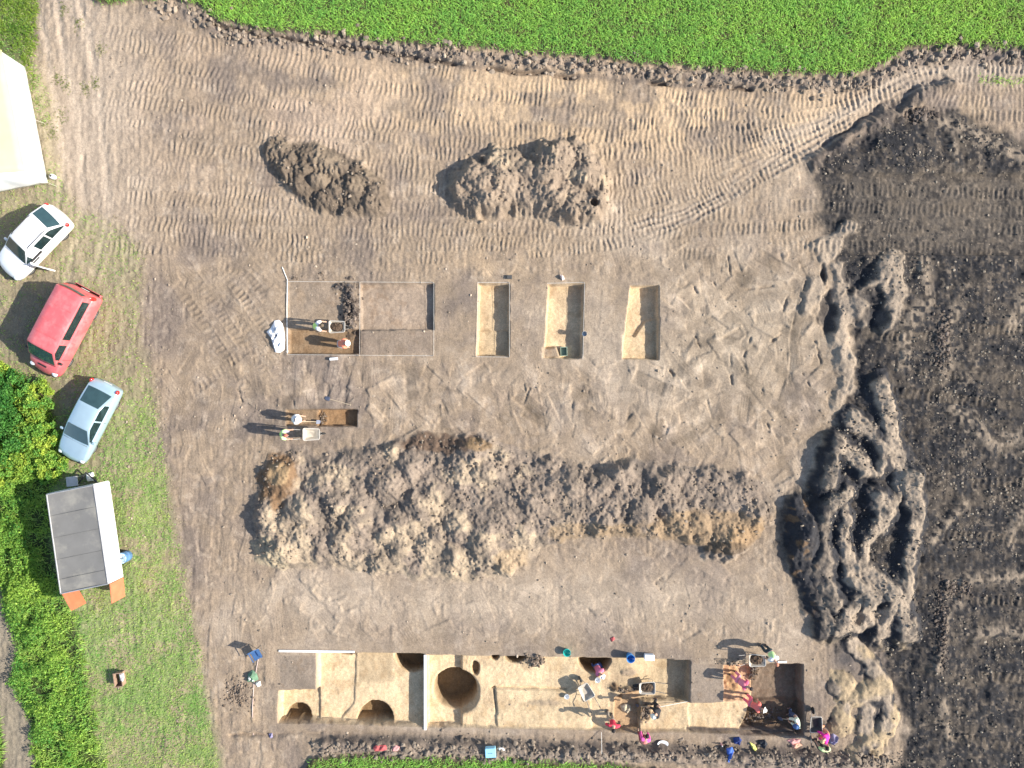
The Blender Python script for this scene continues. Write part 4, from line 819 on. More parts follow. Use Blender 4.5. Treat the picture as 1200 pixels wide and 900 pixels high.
car('parked_van', 'faded red van with a pinkish gloss painted into its colour, between the white and the silver car', 84, 389, math.radians(-118), rp, REDP)
sp_ = dict(cat='car', L=4.6, W=1.76, H=1.40, zs=.88, cab=(-1.98, -.94, .20, 1.12), px=[-2.3, -2.15, -1.8, 0, 1.0, 1.8, 2.15, 2.3], pz=[.60, .86, .90, .89, .89, .76, .62, .44], win=[('a', -1.30, -.38), ('b', -.30, .86)], wb=2.65, wr=.31, handles=(-.75, .3), gaps=(-.32, .85), rw=.88, wt=.70)
car('parked_car', 'silver blue hatchback car parked beside the green bushes, lowest of the row', 111.5, 493, math.radians(-117), sp_, SILV)

# ------------------------------------------------------------------ TRAILER with open orange rear doors
def trailer():
    pr = put(118, 625); gz = pr.z
    def q(px, py, z): x, y = W(px, py, z); return Vector((x, y, z))
    zt, zb = 1.95, .62
    A, B, Cc, D = q(110, 568.5, zt), q(127, 684, zt), q(71.5, 695.5, zt), q(55, 579.5, zt)      # NE, SE, SW, NW roof corners
    t = thing('cargo_trailer', 'white box trailer with a grey roof and two open orange rear doors', 'trailer', (pr.x, pr.y, 0)); o = Vector((pr.x, pr.y, 0))
    ax = (A - B).normalized(); rel = lambda v: tuple(v - o)
    down = lambda v, z: Vector((v.x, v.y, z))
    WP = mat('trailer_white', (.72, .72, .70), .45, 0, .05, 3, dirt=(.45, .43, .38), dirt_amt=.3); RG = mat('roof_grey', (.17, .165, .155), .75, 0, .10, 1.2, dirt=(.34, .32, .27), dirt_amt=.7); OR = mat('orange_door', (.62, .185, .095), .55, 0, .12, 3, dirt=(.45, .16, .09), dirt_amt=.5); STL = mat('dark_steel', (.05, .05, .055), .5, .5)
    MB().slab([rel(down(A, zb)), rel(down(B, zb)), rel(B - Vector((0, 0, .03))), rel(A - Vector((0, 0, .03)))], .05).build('side_wall', WP, t)
    MB().slab([rel(down(Cc, zb)), rel(down(D, zb)), rel(D - Vector((0, 0, .03))), rel(Cc - Vector((0, 0, .03)))], .05).build('side_wall', WP, t)
    MB().slab([rel(down(D, zb)), rel(down(A, zb)), rel(A - Vector((0, 0, .03))), rel(D - Vector((0, 0, .03)))], .05).build('front_wall', WP, t)
    rf = MB(); n = 14; pts = []; ex = (A - D).normalized(); ey = (D - Cc).normalized()
    for i in range(n + 1):
        for j in range(9):
            a = j / 8; b_ = i / n; p = (D * (1 - a) + A * a) * (1 - b_) + (Cc * (1 - a) + B * a) * b_; sag = -.03 * math.sin(a * math.pi) * (1 + .5 * math.sin(b_ * 9)) + .006 * math.sin(i * 2.3 + j)
            rf.v.append(rel(p + Vector((0, 0, sag + .03))))
    for i in range(n):
        for j in range(8): k = i * 9 + j; rf.f.append((k + 9, k + 10, k + 1, k))
    roof = rf.build('roof', RG, t, True); e = MB()
    for a_, b_ in ((A, B), (B, Cc), (Cc, D), (D, A)): e.tube([rel(a_ + Vector((0, 0, .03))), rel(b_ + Vector((0, 0, .03)))], .035, 6)
    for i_, b_ in enumerate((.22, .44, .66, .86)):
        p0 = D * (1 - b_) + Cc * b_; p1 = A * (1 - b_) + B * b_; MB().tube([rel(p0 + Vector((0, 0, .036))), rel((p0 + p1) / 2 + Vector((0, 0, .008))), rel(p1 + Vector((0, 0, .036)))], .014, 5).build('roof_seam', RG, roof)
    if 0: st_ = MB(); st_.ellipsoid((0, 0, 0), (.42, .15, .004), 16, 4, .15); so_ = st_.build('puddle_mark', mat('dust_mark', (.42, .40, .33), .8, 0, .2, 3), roof, True); so_.location = Vector(rel(D * .72 + A * .28 - ax * .42)) + Vector((0, 0, .018)); so2 = so_.copy(); link(so2, roof); so2.location = Vector(rel(D * .5 + A * .5 - ax * .8)) + Vector((0, 0, .010)); so2.scale = (.4, 1.3, 1)
    e.build('roof_edge', mat('roof_trim', (.35, .35, .36), .5, .3), roof)
    fl = MB().slab([rel(down(A, zb)), rel(down(D, zb)), rel(down(Cc, zb)), rel(down(B, zb))], -.08); fl.build('floor', STL, t)
    zm = [.0] ; m_ = (A + B) / 2; ax = (A - B).normalized(); side_ = (A - D).normalized()
    for s_, base in ((1, (A + B) / 2), (-1, (D + Cc) / 2)):
        for dd_ in (.42, -.42):
            c = down(base, .30) + ax * dd_ - side_ * s_ * .42; w_ = MB(); an = math.atan2(side_.y, side_.x)
            w_.lathe((0, 0, 0), [(.19, -.09), (.28, -.095), (.30, -.06), (.30, .06), (.28, .095), (.19, .09)], 22, 'Y'); ob = w_.build('wheel', RUB, t, True); ob.location = c - o; ob.rotation_euler = (0, 0, an - math.pi / 2)
            r_ = MB().lathe((0, 0.0, 0), [(.02, .07), (.19, .07), (.19, .09), (.05, .1)], 16, 'Y').build('rim', RIM, ob, True)
    ch = MB()
    for f_ in (.25, .75): a_ = down(D * (1 - f_) + A * f_, .50); b_ = down(Cc * (1 - f_) + B * f_, .50); ch.tube([rel(a_), rel(b_)], .05, 6)
    tip = down((A + D) / 2, .45) + ax * .72
    ch.tube([rel(down(D * .75 + A * .25, .5)), rel(tip)], .04, 6); ch.tube([rel(down(D * .25 + A * .75, .5)), rel(tip)], .04, 6); ch.build('drawbar', STL, t)
    # rear doors swung wide open
    def door(hinge, d2, nm='rear_door'):
        h0, h1 = down(hinge, zb + .02), down(hinge, zt - .06); d2 = Vector(d2).normalized() * 1.02
        dr = MB().slab([rel(h0), rel(h0 + d2), rel(h1 + d2), rel(h1)], .04).build(nm, OR, t)
        nrm = Vector((d2.y, -d2.x, 0)).normalized() * .045
        for z in (.25, .75): MB().tube([rel(h0 + d2 * .08 + Vector((0, 0, z)) + nrm * .3), rel(h0 + d2 * .95 + Vector((0, 0, z)) + nrm * .3)], .015, 5).build('hinge_bar', CHROME, dr)
    door(B + Vector((.02, -.03, 0)), (.10, -1.0, 0)); door(Cc + Vector((.0, -.03, 0)), (.55, -1.0, 0))
    for a_ in (A, B, Cc, D):
        pass
    for b_ in (A * .97 + Cc * .03, B * .97 + D * .03, Cc * .97 + A * .03, D * .97 + B * .03): MB().tube([rel(down(b_, zb)), rel(down(b_, zt))], .03, 5).build('corner_post', CHROME, t)
    return t
trailer()
# things around the trailer
GP = mat('grey_board', (.42, .41, .40), .7, 0, .12, 5); WB = mat('white_cloth', (.78, .78, .77), .8, 0, .05, 5)
p = put(94, 562); t = thing('folding_table', 'small grey table standing at the drawbar end of the trailer', 'table', p, .12); MB().box((0, 0, .72), (.62, .52, .03), bev=.01).build('tabletop', GP, t)
for x, y in ((.27, .22), (.27, -.22), (-.27, .22), (-.27, -.22)): MB().tube([(x * .9, y * .9, .71), (x, y, 0)], .014, 6).build('leg', CHROME, t)
def crumple(name, label, cat, px, py, pts, hgt, m, seed, group=None, thick=.008, dz=0.0, amp=.5, fill=1.0, res=15):
    """crumpled cloth: outline (photo pixels) filled with a folded sheet lying on the ground"""
    P = np.asarray(pts, float); c = P.mean(0); n_ = len(P); r_ = np.random.default_rng(seed); mb = MB(); base = put(px, py, dz)
    K = 6; M = n_ * 4; out_ = [P[(k // 4) % n_] * (1 - (k % 4) / 4) + P[(k // 4 + 1) % n_] * (k % 4) / 4 for k in range(M)]
    ph = r_.uniform(0, 6.3, 8)
    for side_ in (0, 1):
        for j in range(K + 1):
            for k in range(M):
                f_ = j / K; q = c * (1 - f_) + out_[k] * f_ + r_.normal(size=2) * .25 * (j < K); x, y = W(q[0], q[1], base.z); fold = sum(math.sin((x * a + y * b) * 14 + ph[i]) for i, (a, b) in enumerate(((1, .3), (.2, 1.3), (-1.1, .8), (1.7, -1.2)))) / 4
                z = hgt * ((1 - f_ ** 3 * .85) * (.6 + amp * fold)) + .015 if side_ == 0 else .002
                mb.v.append((x - base.x, y - base.y, max(z, .01) if side_ == 0 else 0))
    for j in range(K):
        for k in range(M): a, b = j * M + k, j * M + (k + 1) % M; mb.f.append((a, a + M, b + M, b))
    o_ = (K + 1) * M
    for k in range(M): a, b = K * M + k, K * M + (k + 1) % M; mb.f.append((a, a + o_, b + o_, b))
    o = mb.build(name, m, None, True); o.location = base; return tag(o, label, cat, group)
crumple('plastic_sheet', 'crumpled white sheet bundle at the drawbar beside the grey table', 'sheet', 106, 557, [(101, 555), (109, 553), (111, 557), (108, 560), (111, 563), (103, 564)], .3, WB, 3)
BLUE = mat('blue_plastic', (.10, .22, .42), .4, 0, .1, 6)
p = put(149.5, 651); t = thing('water_drum', 'round blue drum with a patterned lid standing against the white trailer wall', 'drum', p)
MB().lathe((0, 0, 0), [(.27, 0), (.29, .03), (.29, .25), (.30, .27), (.29, .29), (.29, .58), (.30, .60), (.29, .62), (.27, .66)], 26).build('drum_body', BLUE, t, True)
ld = MB().lathe((0, 0, .655), [(.28, 0), (.285, .02), (.26, .03), (.24, .015), (.02, .02)], 26).build('lid', mat('blue_white_lid', (.30, .42, .55), .4, 0, .7, 14), t, True)
MB().tube([(-.1, 0, .67), (-.06, 0, .71), (.06, 0, .71), (.1, 0, .67)], .015, 6).build('lid_handle', BLK, ld)

# ------------------------------------------------------------------ TENT
def tent():
    def q(px, py, z): x, y = W(px, py, z); return Vector((x, y, z))
    gz = 0.02; BNE, BSE = q(30, 81, gz), q(56, 214, gz); al = (BSE - BNE).normalized(); wd = Vector((al.y, -al.x, 0))   # al: southwards, wd: towards the west
    if wd.x > 0: wd = -wd
    BNE = BNE - al * .1; Wt = 5.2; he, hr = 2.0, 2.95
    t = thing('marquee_tent', 'large white and pale yellow marquee tent at the upper left edge', 'tent', tuple(BSE)); o = BSE; rel = lambda v: tuple(v - o); up_ = lambda v, z: v + Vector((0, 0, z))
    WC = mat('tent_white', (.86, .86, .84), .6, 0, .03, 2); YC = mat('tent_yellow', (.82, .76, .27), .6, 0, .05, 1.5)
    BNW, BSW = BNE + wd * Wt, BSE + wd * Wt; RN, RS = BNE + wd * Wt / 2, BSE + wd * Wt / 2
    def sheet(a, b, c, d, nm, m, sag, nu=16, nv=8, ph=0):
        mb = MB(); n_ = (b - a).cross(d - a).normalized()
        for i in range(nu + 1):
            for j in range(nv + 1):
                u_, v_ = i / nu, j / nv; p = (a * (1 - u_) + b * u_) * (1 - v_) + (d * (1 - u_) + c * u_) * v_; mb.v.append(rel(p - n_ * sag * (math.sin(u_ * math.pi * 3) ** 2 * math.sin(v_ * math.pi) + .4 * math.sin(u_ * 31 + ph) * .3)))
        for i in range(nu):
            for j in range(nv): k = i * (nv + 1) + j; mb.f.append((k, k + nv + 1, k + nv + 2, k + 1))
        ob = mb.build(nm, m, t, True); md = ob.modifiers.new('s', 'SOLIDIFY'); md.thickness = .012; return ob
    ov = wd * -.12
    sheet(up_(BNE, 0), up_(BSE, 0), up_(BSE, he), up_(BNE, he), 'side_wall', WC, .05); sheet(up_(BSW, 0), up_(BNW, 0), up_(BNW, he), up_(BSW, he), 'side_wall', WC, .05)
    sheet(up_(BNE + ov, he - .04), up_(BSE + ov, he - .04), up_(RS, hr), up_(RN, hr), 'roof_panel', YC, .05); sheet(up_(RN, hr), up_(RS, hr), up_(BSW - ov, he - .04), up_(BNW - ov, he - .04), 'roof_panel', YC, .05)
    sheet(up_(BSE, 0), up_(BSW, 0), up_(BSW, he), up_(BSE, he), 'end_wall', WC, .07, ph=2); sheet(up_(BNW, 0), up_(BNE, 0), up_(BNE, he), up_(BNW, he), 'end_wall', WC, .05)
    for a, b, c in ((BSE, BSW, RS), (BNE, BNW, RN)): MB().slab([rel(up_(a, he)), rel(up_(b, he)), rel(up_(c, hr))], .012).build('gable', WC, t)
    for b_ in (BNE, (BNE + BSE) / 2, BSE, BSW, BNW): MB().tube([rel(b_ - wd * -.05), rel(up_(b_ - wd * -.05, he))], .025, 6).build('pole', CHROME, t)
    for b_ in (BSE, (BNE * .5 + BSE * .5)): MB().tube([rel(up_(b_, he)), rel(b_ - wd * .45 + al * (.3 if b_ == BSE else 0))], .008, 4).build('guy_rope', mat('rope', (.6, .57, .5), .9), t)
tent()
MB_ = MB
p = put(64, 208); t = thing('canister', 'small white round canister beside the corner of the tent', 'canister', p); MB().lathe((0, 0, 0), [(.12, 0), (.14, .02), (.14, .24), (.10, .30), (.05, .32)], 16).build('canister_body', mat('grey_white', (.6, .6, .6), .5), t, True); MB().lathe((0, 0, .31), [(.05, 0), (.055, .04), (.01, .045)], 12).build('cap', BLK, t, True)

# ------------------------------------------------------------------ SITE EQUIPMENT
WOOD = mat('pale_wood', (.45, .36, .25), .8, 0, .15, 8); STRING = mat('white_string', (.80, .78, .72), .8); WRP = mat('white_board', (.85, .85, .84), .5, 0, .03); TRAY = mat('pale_tray', (.44, .39, .32), .55, .2, .15, 5, dirt=(.3, .22, .15), dirt_amt=.6); TRAYD = mat('dark_tray', (.07, .065, .06), .6, .2, .15, 5, dirt=(.2, .15, .1), dirt_amt=.5); FRM = mat('barrow_frame', (.24, .23, .22), .5, .3); RIMT = mat('pale_rim', (.58, .54, .48), .5, .1)
LOADM = mat('dug_soil', (.085, .055, .035), .95, 0, .4, 9, bump=.8, bscale=20)
def barrow(px, py, ang, label, tray=None, dz=0.0, tip=0.0, load=None):
    t = thing('wheelbarrow', label, 'wheelbarrow', put(px, py, dz), math.radians(ang), 'wheelbarrows on the dig'); t.rotation_euler = (0, tip, math.radians(ang)); tm = tray or TRAY
    def rr(lx0, lx1, w0, w1, z0, z1=None, n=5):
        z1 = z0 if z1 is None else z1; P = []
        for cx, cy, a0, wv, zz in ((lx1, 1, 0, w1, z1), (lx0, 1, 1, w0, z0), (lx0, -1, 2, w0, z0), (lx1, -1, 3, w1, z1)):
            r_ = .09
            for k in range(n): a = (a0 + k / (n - 1)) * math.pi / 2; P.append((cx + (-r_ if cx == lx1 else r_) + r_ * math.cos(a), cy * (wv - r_) + r_ * math.sin(a), zz))
        return P
    top_ = rr(-.38, .48, .33, .29, .60, .64); bot_ = rr(-.20, .22, .20, .17, .36); n = len(top_); ins_t = [(x * .96, y * .95, z - .004) for x, y, z in top_]; ins_b = [(x * .95, y * .95, z + .02) for x, y, z in bot_]
    mb = MB(); mb.v = [*bot_, *top_, *ins_t, *ins_b]; mb.f = [(a + i, a + (i + 1) % n, b + (i + 1) % n, b + i) for a, b in ((0, n), (n, 2 * n), (2 * n, 3 * n)) for i in range(n)] + [tuple(range(n - 1, -1, -1)), tuple(range(3 * n, 4 * n))]
    tr = mb.build('tray', tm, t, True); MB().tube(top_ + [top_[0], top_[1]], .017, 6, False).build('rim_tube', RIMT, tr, True)
    MB().tube([(-1.05, .27, .62), (-.85, .27, .60), (-.3, .22, .35), (.3, .16, .30), (.60, .05, .20)], .017, 6).build('handle', FRM, t, True); MB().tube([(-1.05, -.27, .62), (-.85, -.27, .60), (-.3, -.22, .35), (.3, -.16, .30), (.60, -.05, .20)], .017, 6).build('handle', FRM, t, True)
    for s_ in (1, -1): MB().tube([(-1.10, s_ * .27, .62), (-.95, s_ * .27, .61)], .024, 8).build('grip', RUB, t); MB().tube([(-.30, s_ * .22, .35), (-.34, s_ * .24, .0), (-.12, s_ * .22, .02), (-.05, s_ * .2, .33)], .014, 6).build('leg', FRM, t)
    w_ = MB().lathe((.62, 0, .19), [(.11, -.04), (.16, -.045), (.19, 0), (.16, .045), (.11, .04)], 20, 'Y').build('wheel', RUB, t, True); MB().lathe((.62, 0, .19), [(.02, -.04), (.115, -.035), (.115, .035), (.02, .04)], 14, 'Y').build('rim', FRM, w_, True)
    if load:
        l_ = MB(); l_.ellipsoid((.03, 0, .52), (.34, .235, .13), 22, 10); r_ = np.random.default_rng(int(px)); l_.v = [(x + r_.normal() * .01, y + r_.normal() * .01, z + r_.normal() * .022) for x, y, z in l_.v]
        lo = l_.build('soil_load', LOADM, None); lo.location = t.location; lo.rotation_euler = t.rotation_euler; tag(lo, load, 'soil', 'heaps of soil in the wheelbarrows')
    return t
barrow(397, 384, 0, 'pale rimmed wheelbarrow pushed by the lime vested digger in the upper left square', load='brown soil in the wheelbarrow of the upper left square')
barrow(364, 508, 0, 'pale wheelbarrow below the small brown trench', tip=.25)
barrow(686, 806, 118, 'pale empty wheelbarrow standing askew in the middle of the long pit', TRAY)
barrow(757, 801, 180, 'wheelbarrow with soil left alone on the orange floor of the long pit', load='dark soil in the lone wheelbarrow in the long pit')
barrow(882, 769, 0, 'wheelbarrow above the right end of the long pit beside the bending digger in lime', load='brown soil in the wheelbarrow above the long pit')
barrow(951, 844, 90, 'dark wheelbarrow right of the long pit next to the magenta jacket', TRAYD)
def line(name, pts, r, m, label, cat, group=None, sag=0.0):
    P = [put(a, b, c) for a, b, c in pts]; o0 = P[0].copy(); Q = []
    for i in range(len(P) - 1):
        for k in range(6):
            f_ = k / 6; q = P[i].lerp(P[i + 1], f_); Q.append(q - o0 - Vector((0, 0, sag * 4 * f_ * (1 - f_))))
    Q.append(P[-1] - o0); o = MB().tube(Q, r, 5).build(name, m); o.location = o0; return tag(o, label, cat, group)
G_ = 'string lines marking out the squares'
line('measuring_tape', [(331, 313, .04), (337, 328, .04), (336.5, 360, .05), (337, 414, .05)], .022, STRING, 'thick white tape along the left side of the upper squares', 'tape')
SL = [([(337, 330), (508, 331)], 'string along the top of the two joined upper squares'), ([(337, 415.5), (508, 417)], 'string along the bottom of the two joined upper squares'), ([(422, 331), (421.5, 416)], 'string between the two joined upper squares'), ([(508.5, 331), (508.5, 417)], 'string along the right side of the joined squares'),
      ([(560, 331), (597, 331)], 'short string above the left one of the three narrow pits'), ([(597, 331), (597, 418)], 'string down the right side of the left narrow pit'), ([(560, 331), (558.5, 418)], 'string down the left side of the left narrow pit'), ([(558, 418), (597, 418.5)], 'short string below the left narrow pit'),
      ([(641, 332), (685, 331)], 'short string above the middle narrow pit'), ([(685, 331), (683, 421)], 'string down the right side of the middle narrow pit')]
for (a, b), lb in SL: line('string_line', [(*a, .06), (*b, .06)], .006, STRING, 'white ' + lb, 'string', G_, .03)
STK = []
for px, py, lb in ((337, 330, 'top left corner of the upper squares'), (422, 331, 'top between the two joined squares'), (508, 331, 'top right corner of the joined squares'), (337, 415.5, 'bottom left corner of the upper squares'), (421.5, 417, 'bottom between the joined squares'), (508.5, 417, 'bottom right corner of the joined squares'), (597, 331, 'top right corner of the left narrow pit'), (558, 418, 'bottom left corner of the left narrow pit'), (685, 331, 'top right corner of the middle narrow pit'), (597, 418.5, 'bottom right corner of the left narrow pit')):
    o = MB().tube([(0, 0, -.1), (0, 0, .14)], [.012, .018], 6).build('stake', WOOD); o.location = put(px, py); tag(o, 'small wooden stake at the ' + lb, 'stake', 'stakes of the string grid')
line('string_line', [(704.5, 857, .1), (704.5, 880, .3)], .012, STRING, 'white string running down from the long pit near the red digger', 'string', None)
line('string_line', [(303, 772, .05), (298, 800, .05), (296, 830, .03), (297, 861, .03)], .014, mat('pink_string', (.70, .55, .50), .8), 'pinkish cord trailing down from the blue chair at lower left', 'string')
line('ranging_pole', [(772, 826, .25), (806, 821, .1)], .015, STRING, 'white pole lying from the black clad digger towards the right', 'pole')
def plank(x0, y0, x1, y1, w, h, m, label, name='plank', cat='board', dz=0.0):
    a, b = put(x0, y0), put(x1, y1); zz = max(a.z, b.z) + dz; c = (a + b) / 2; o = MB().box((0, 0, h / 2), ((a - b).length, w, h), bev=.008).build(name, m); o.location = (c.x, c.y, zz); o.rotation_euler = (0, 0, math.atan2(b.y - a.y, b.x - a.x)); return tag(o, label, cat)
plank(327, 762.5, 415.5, 763.5, .11, .05, WRP, 'long white board lying along the top edge at the left of the long pit', dz=.01)
plank(498.3, 767, 498.3, 855, .13, .06, WRP, 'long white board standing upright across the long pit beside the round hole', dz=.01)
plank(911, 775.5, 921.5, 775.3, .10, .05, WRP, 'short white board on the top edge near the right end of the long pit', dz=.01)
BK = {}
def bucket(px, py, r, h, m, label, dz=0, inner=None):
    t = thing('bucket', label, 'bucket', put(px, py, dz)); MB().lathe((0, 0, 0), [(r * .75, 0), (r, h), (r * 1.06, h), (r * 1.06, h - .02), (r * .94, h - .01), (r * .72, .03), (.01, .03)], 20).build('bucket_body', m, t, True)
    MB().tube([(r, 0, h * .95), (r * .9, .02, h * .95 + r * .4), (0, .05, h * .95 + r * .75), (-r * .9, .02, h * .95 + r * .4), (-r, 0, h * .95)], .008, 5).build('handle', FRM, t, True); return t
TEAL = mat('teal_plastic', (.03, .48, .42), .4); LBL = mat('light_blue_plastic', (.30, .62, .80), .45, 0, .06, 4); BL2 = mat('mid_blue_plastic', (.06, .28, .62), .4); WPL = mat('white_plastic', (.80, .81, .82), .4, 0, .05)
bucket(664, 763, .20, .28, TEAL, 'teal bucket on the ground above the middle of the long pit'); bucket(737.5, 768, .22, .5, BL2, 'tall blue bucket standing above the long pit'); bucket(684.5, 391.5, .13, .22, mat('grey_zinc', (.35, .40, .45), .4, .6), 'small grey bucket beside the middle narrow pit'); bucket(700, 795.5, .14, .2, WPL, 'small white bucket on the pit floor below the digger in the round hole'); bucket(664, 815, .13, .18, WPL, 'small white bucket at the end of the raised block in the long pit')
def crate(name, label, cat, px, py, d, ang, m, dz=0, lid=False, open_=True, group=None):
    t = thing(name, label, cat, put(px, py, dz), math.radians(ang), group); x, y, z = d; b = MB(); w_ = .02
    if open_:
        for c, s_ in (((0, y / 2 - w_ / 2, z / 2), (x, w_, z)), ((0, -y / 2 + w_ / 2, z / 2), (x, w_, z)), ((x / 2 - w_ / 2, 0, z / 2 - .001), (w_, y - 2 * w_ - .002, z - .002)), ((-x / 2 + w_ / 2, 0, z / 2 - .001), (w_, y - 2 * w_ - .002, z - .002)), ((0, 0, w_ / 2 + .003), (x - 2 * w_ - .002, y - 2 * w_ - .002, w_))): b.box(c, s_)
        b.build('crate_body', m, t); r_ = MB()
        for s_ in (1, -1): r_.box((0, s_ * (y / 2 + .012), z - .02), (x + .04, .02, .035)); r_.box((s_ * (x / 2 + .012), 0, z - .021), (.02, y + .0, .033))
        r_.build('crate_rim', m, t)
    else:
        b.box((0, 0, z * .42), (x, y, z * .84), bev=.03).build('box_body', m, t); MB().box((0, 0, z * .92), (x * 1.04, y * 1.04, z * .15), bev=.03).build('lid', m, t); MB().tube([(-x * .2, 0, z), (-x * .18, 0, z + .04), (x * .18, 0, z + .04), (x * .2, 0, z)], .012, 5).build('handle', FRM, t)
    return t
crate('cool_box', 'light blue cool box on the bank next to the lower crop strip', 'cool box', 575, 879, (.55, .48, .34), 3, LBL, open_=False); crate('cool_box', 'white box standing right of the tall blue bucket above the long pit', 'box', 760, 768.5, (.52, .30, .30), -3, WPL, open_=False)
crate('crate', 'small green crate at the bottom of the middle narrow pit', 'crate', 660.5, 412, (.34, .46, .22), 2, mat('green_crate', (.20, .26, .20), .7)); crate('crate', 'brown crate with a pale cloth standing alone on the meadow at lower left', 'crate', 143, 793.5, (.42, .72, .42), 8, mat('brown_crate', (.30, .20, .14), .75, 0, .2, 8))
crumple('cloth', 'pale grey cloth lying in the crate on the meadow', 'cloth', 143, 793, [(140, 789), (145, 788.5), (146, 794), (144, 799), (141, 797)], .1, mat('grey_cloth', (.45, .43, .42), .9), 5, dz=.36)
plank(387, 421, 396, 420.3, .14, .16, WPL, 'short white box below the joined upper squares', 'white_box', 'box'); plank(594, 325, 600, 325, .2, .14, mat('dark_case', (.06, .06, .06), .6), 'small dark tool case above the left narrow pit', 'tool_case', 'case')
crumple('paper_bag', 'crumpled pale pink bag above the middle narrow pit', 'bag', 659, 325, [(656, 322), (659, 322), (662, 327), (659, 329), (657, 326)], .22, mat('pale_pink', (.68, .55, .50), .85), 6)
crumple('white_tarpaulin', 'large crumpled white tarpaulin left of the upper squares', 'tarpaulin', 323, 395, [(322, 376), (327, 375), (331, 379), (333, 388), (334, 398), (333, 410), (329, 413), (323, 413), (321, 407), (318, 396), (312.5, 389), (318, 384)], .42, mat('tarp_white', (.84, .84, .83), .6, 0, .03, 4), 7)
def clothes():
    K = dict(navy=(.03, .06, .22), blue=(.06, .14, .48), pink=(.62, .30, .28), salmon=(.66, .34, .24), purple=(.24, .22, .34), yellow=(.62, .62, .16), lime=(.40, .58, .22), black=(.025, .03, .04), white=(.78, .78, .76), red=(.48, .10, .10), green=(.12, .22, .14))
    M_ = lambda k: mat('cloth_' + k, K[k], .9, 0, .2, 9)
    D_ = [('jacket', 'bright blue jacket lying on the bank below the right end of the long pit', 'jacket', 'blue', [(851, 877), (858, 875), (860, 880), (856, 886), (855, 893), (853, 893), (852, 884)], .22), ('backpack', 'navy backpack with white straps just above the blue jacket', 'backpack', 'navy', [(859, 864), (866, 863), (869, 867), (866, 872), (860, 871)], .28),
          ('bag', 'yellow and green bag lying below the right end of the long pit', 'bag', 'yellow', [(878, 869), (884, 872), (887, 878), (884, 880), (880, 875)], .2), ('backpack', 'dark backpack lying right of the yellow bag', 'backpack', 'black', [(888, 867), (896, 866), (899, 871), (895, 877), (889, 874)], .3),
          ('jacket', 'pinkish jacket spread beside the lower right corner of the long pit', 'jacket', 'pink', [(921, 867), (930, 865), (938, 866), (936, 871), (928, 872)], .16), ('jacket', 'salmon coloured jacket bundled under the pinkish one', 'jacket', 'salmon', [(927, 871), (936, 870), (940, 873), (932, 877), (928, 876)], .2),
          ('backpack', 'purple grey backpack lowest beside the magenta digger', 'backpack', 'purple', [(970, 862), (976, 859), (982, 863), (981, 870), (974, 872), (970, 868)], .34), ('cloth', 'red and white cloths laid out on the bank above the lower crop strip', 'cloth', 'red', [(437, 876), (441, 873), (452, 873), (455, 878), (448, 880), (439, 880)], .12),
          ('cloth', 'pale pink cloth right of the red cloths on the bank', 'cloth', 'pink', [(460, 876), (464, 873), (469, 875), (466, 880), (460, 880)], .1), ('towel', 'white towel right of the light blue cool box', 'towel', 'white', [(584, 876), (590, 876), (592, 879), (585, 880)], .08), ('bag', 'green rucksack lying below the blue chair at lower left', 'rucksack', 'green', [(291, 789), (296, 785), (301, 788), (303, 796), (297, 799), (290, 798)], .32),
          ('cloth', 'white cloth thrown over the green rucksack', 'cloth', 'white', [(292, 791), (297, 790), (299, 797), (294, 798)], .42), ('paper_bag', 'small white bag beside the green rucksack', 'bag', 'white', [(300, 799), (305, 798), (306, 803), (302, 805)], .2), ('cloth', 'small red and pink rag on the soil above the long pit', 'rag', 'red', [(715, 748), (719, 746), (721, 749), (717, 752)], .1),
          ('cloth', 'tiny pale lilac rag at the lower left corner of the long pit', 'rag', 'purple', [(315, 860), (319, 858), (320, 864), (317, 867)], .1), ('sack', 'pale sack filled with finds on the pit floor beside the red digger', 'sack', 'white', [(726, 826), (733, 824), (739, 826), (740, 832), (735, 836), (728, 833)], .26)]
    for i, (nm, lb, ct, k, P_, h_) in enumerate(D_):
        c = np.mean(P_, 0); m_ = M_(k) if nm != 'sack' else mat('sackcloth', (.50, .42, .30), .95, 0, .35, 12); crumple(nm, lb, ct, c[0], c[1], P_, h_, m_, 20 + i, amp=.7)
clothes()
t = thing('serving_bowl', 'white oval bowl on the ground just below the long pit', 'bowl', put(776.5, 871), 0); MB().lathe((0, 0, 0), [(.12, 0), (.24, .09), (.25, .10), (.23, .10), (.11, .015), (.01, .015)], 22).build('bowl_body', WPL, t, True); t.scale = (1.2, .8, 1)
t = thing('water_bottle', 'slim pink bottle standing left of the navy backpack', 'bottle', put(844.5, 871), 0); MB().lathe((0, 0, 0), [(.04, 0), (.045, .02), (.045, .22), (.02, .27), (.02, .30)], 12).build('bottle_body', mat('pinkish_plastic', (.65, .35, .35), .4), t, True); MB().lathe((0, 0, .30), [(.024, 0), (.024, .03), (.005, .03)], 10).build('cap', WPL, t)
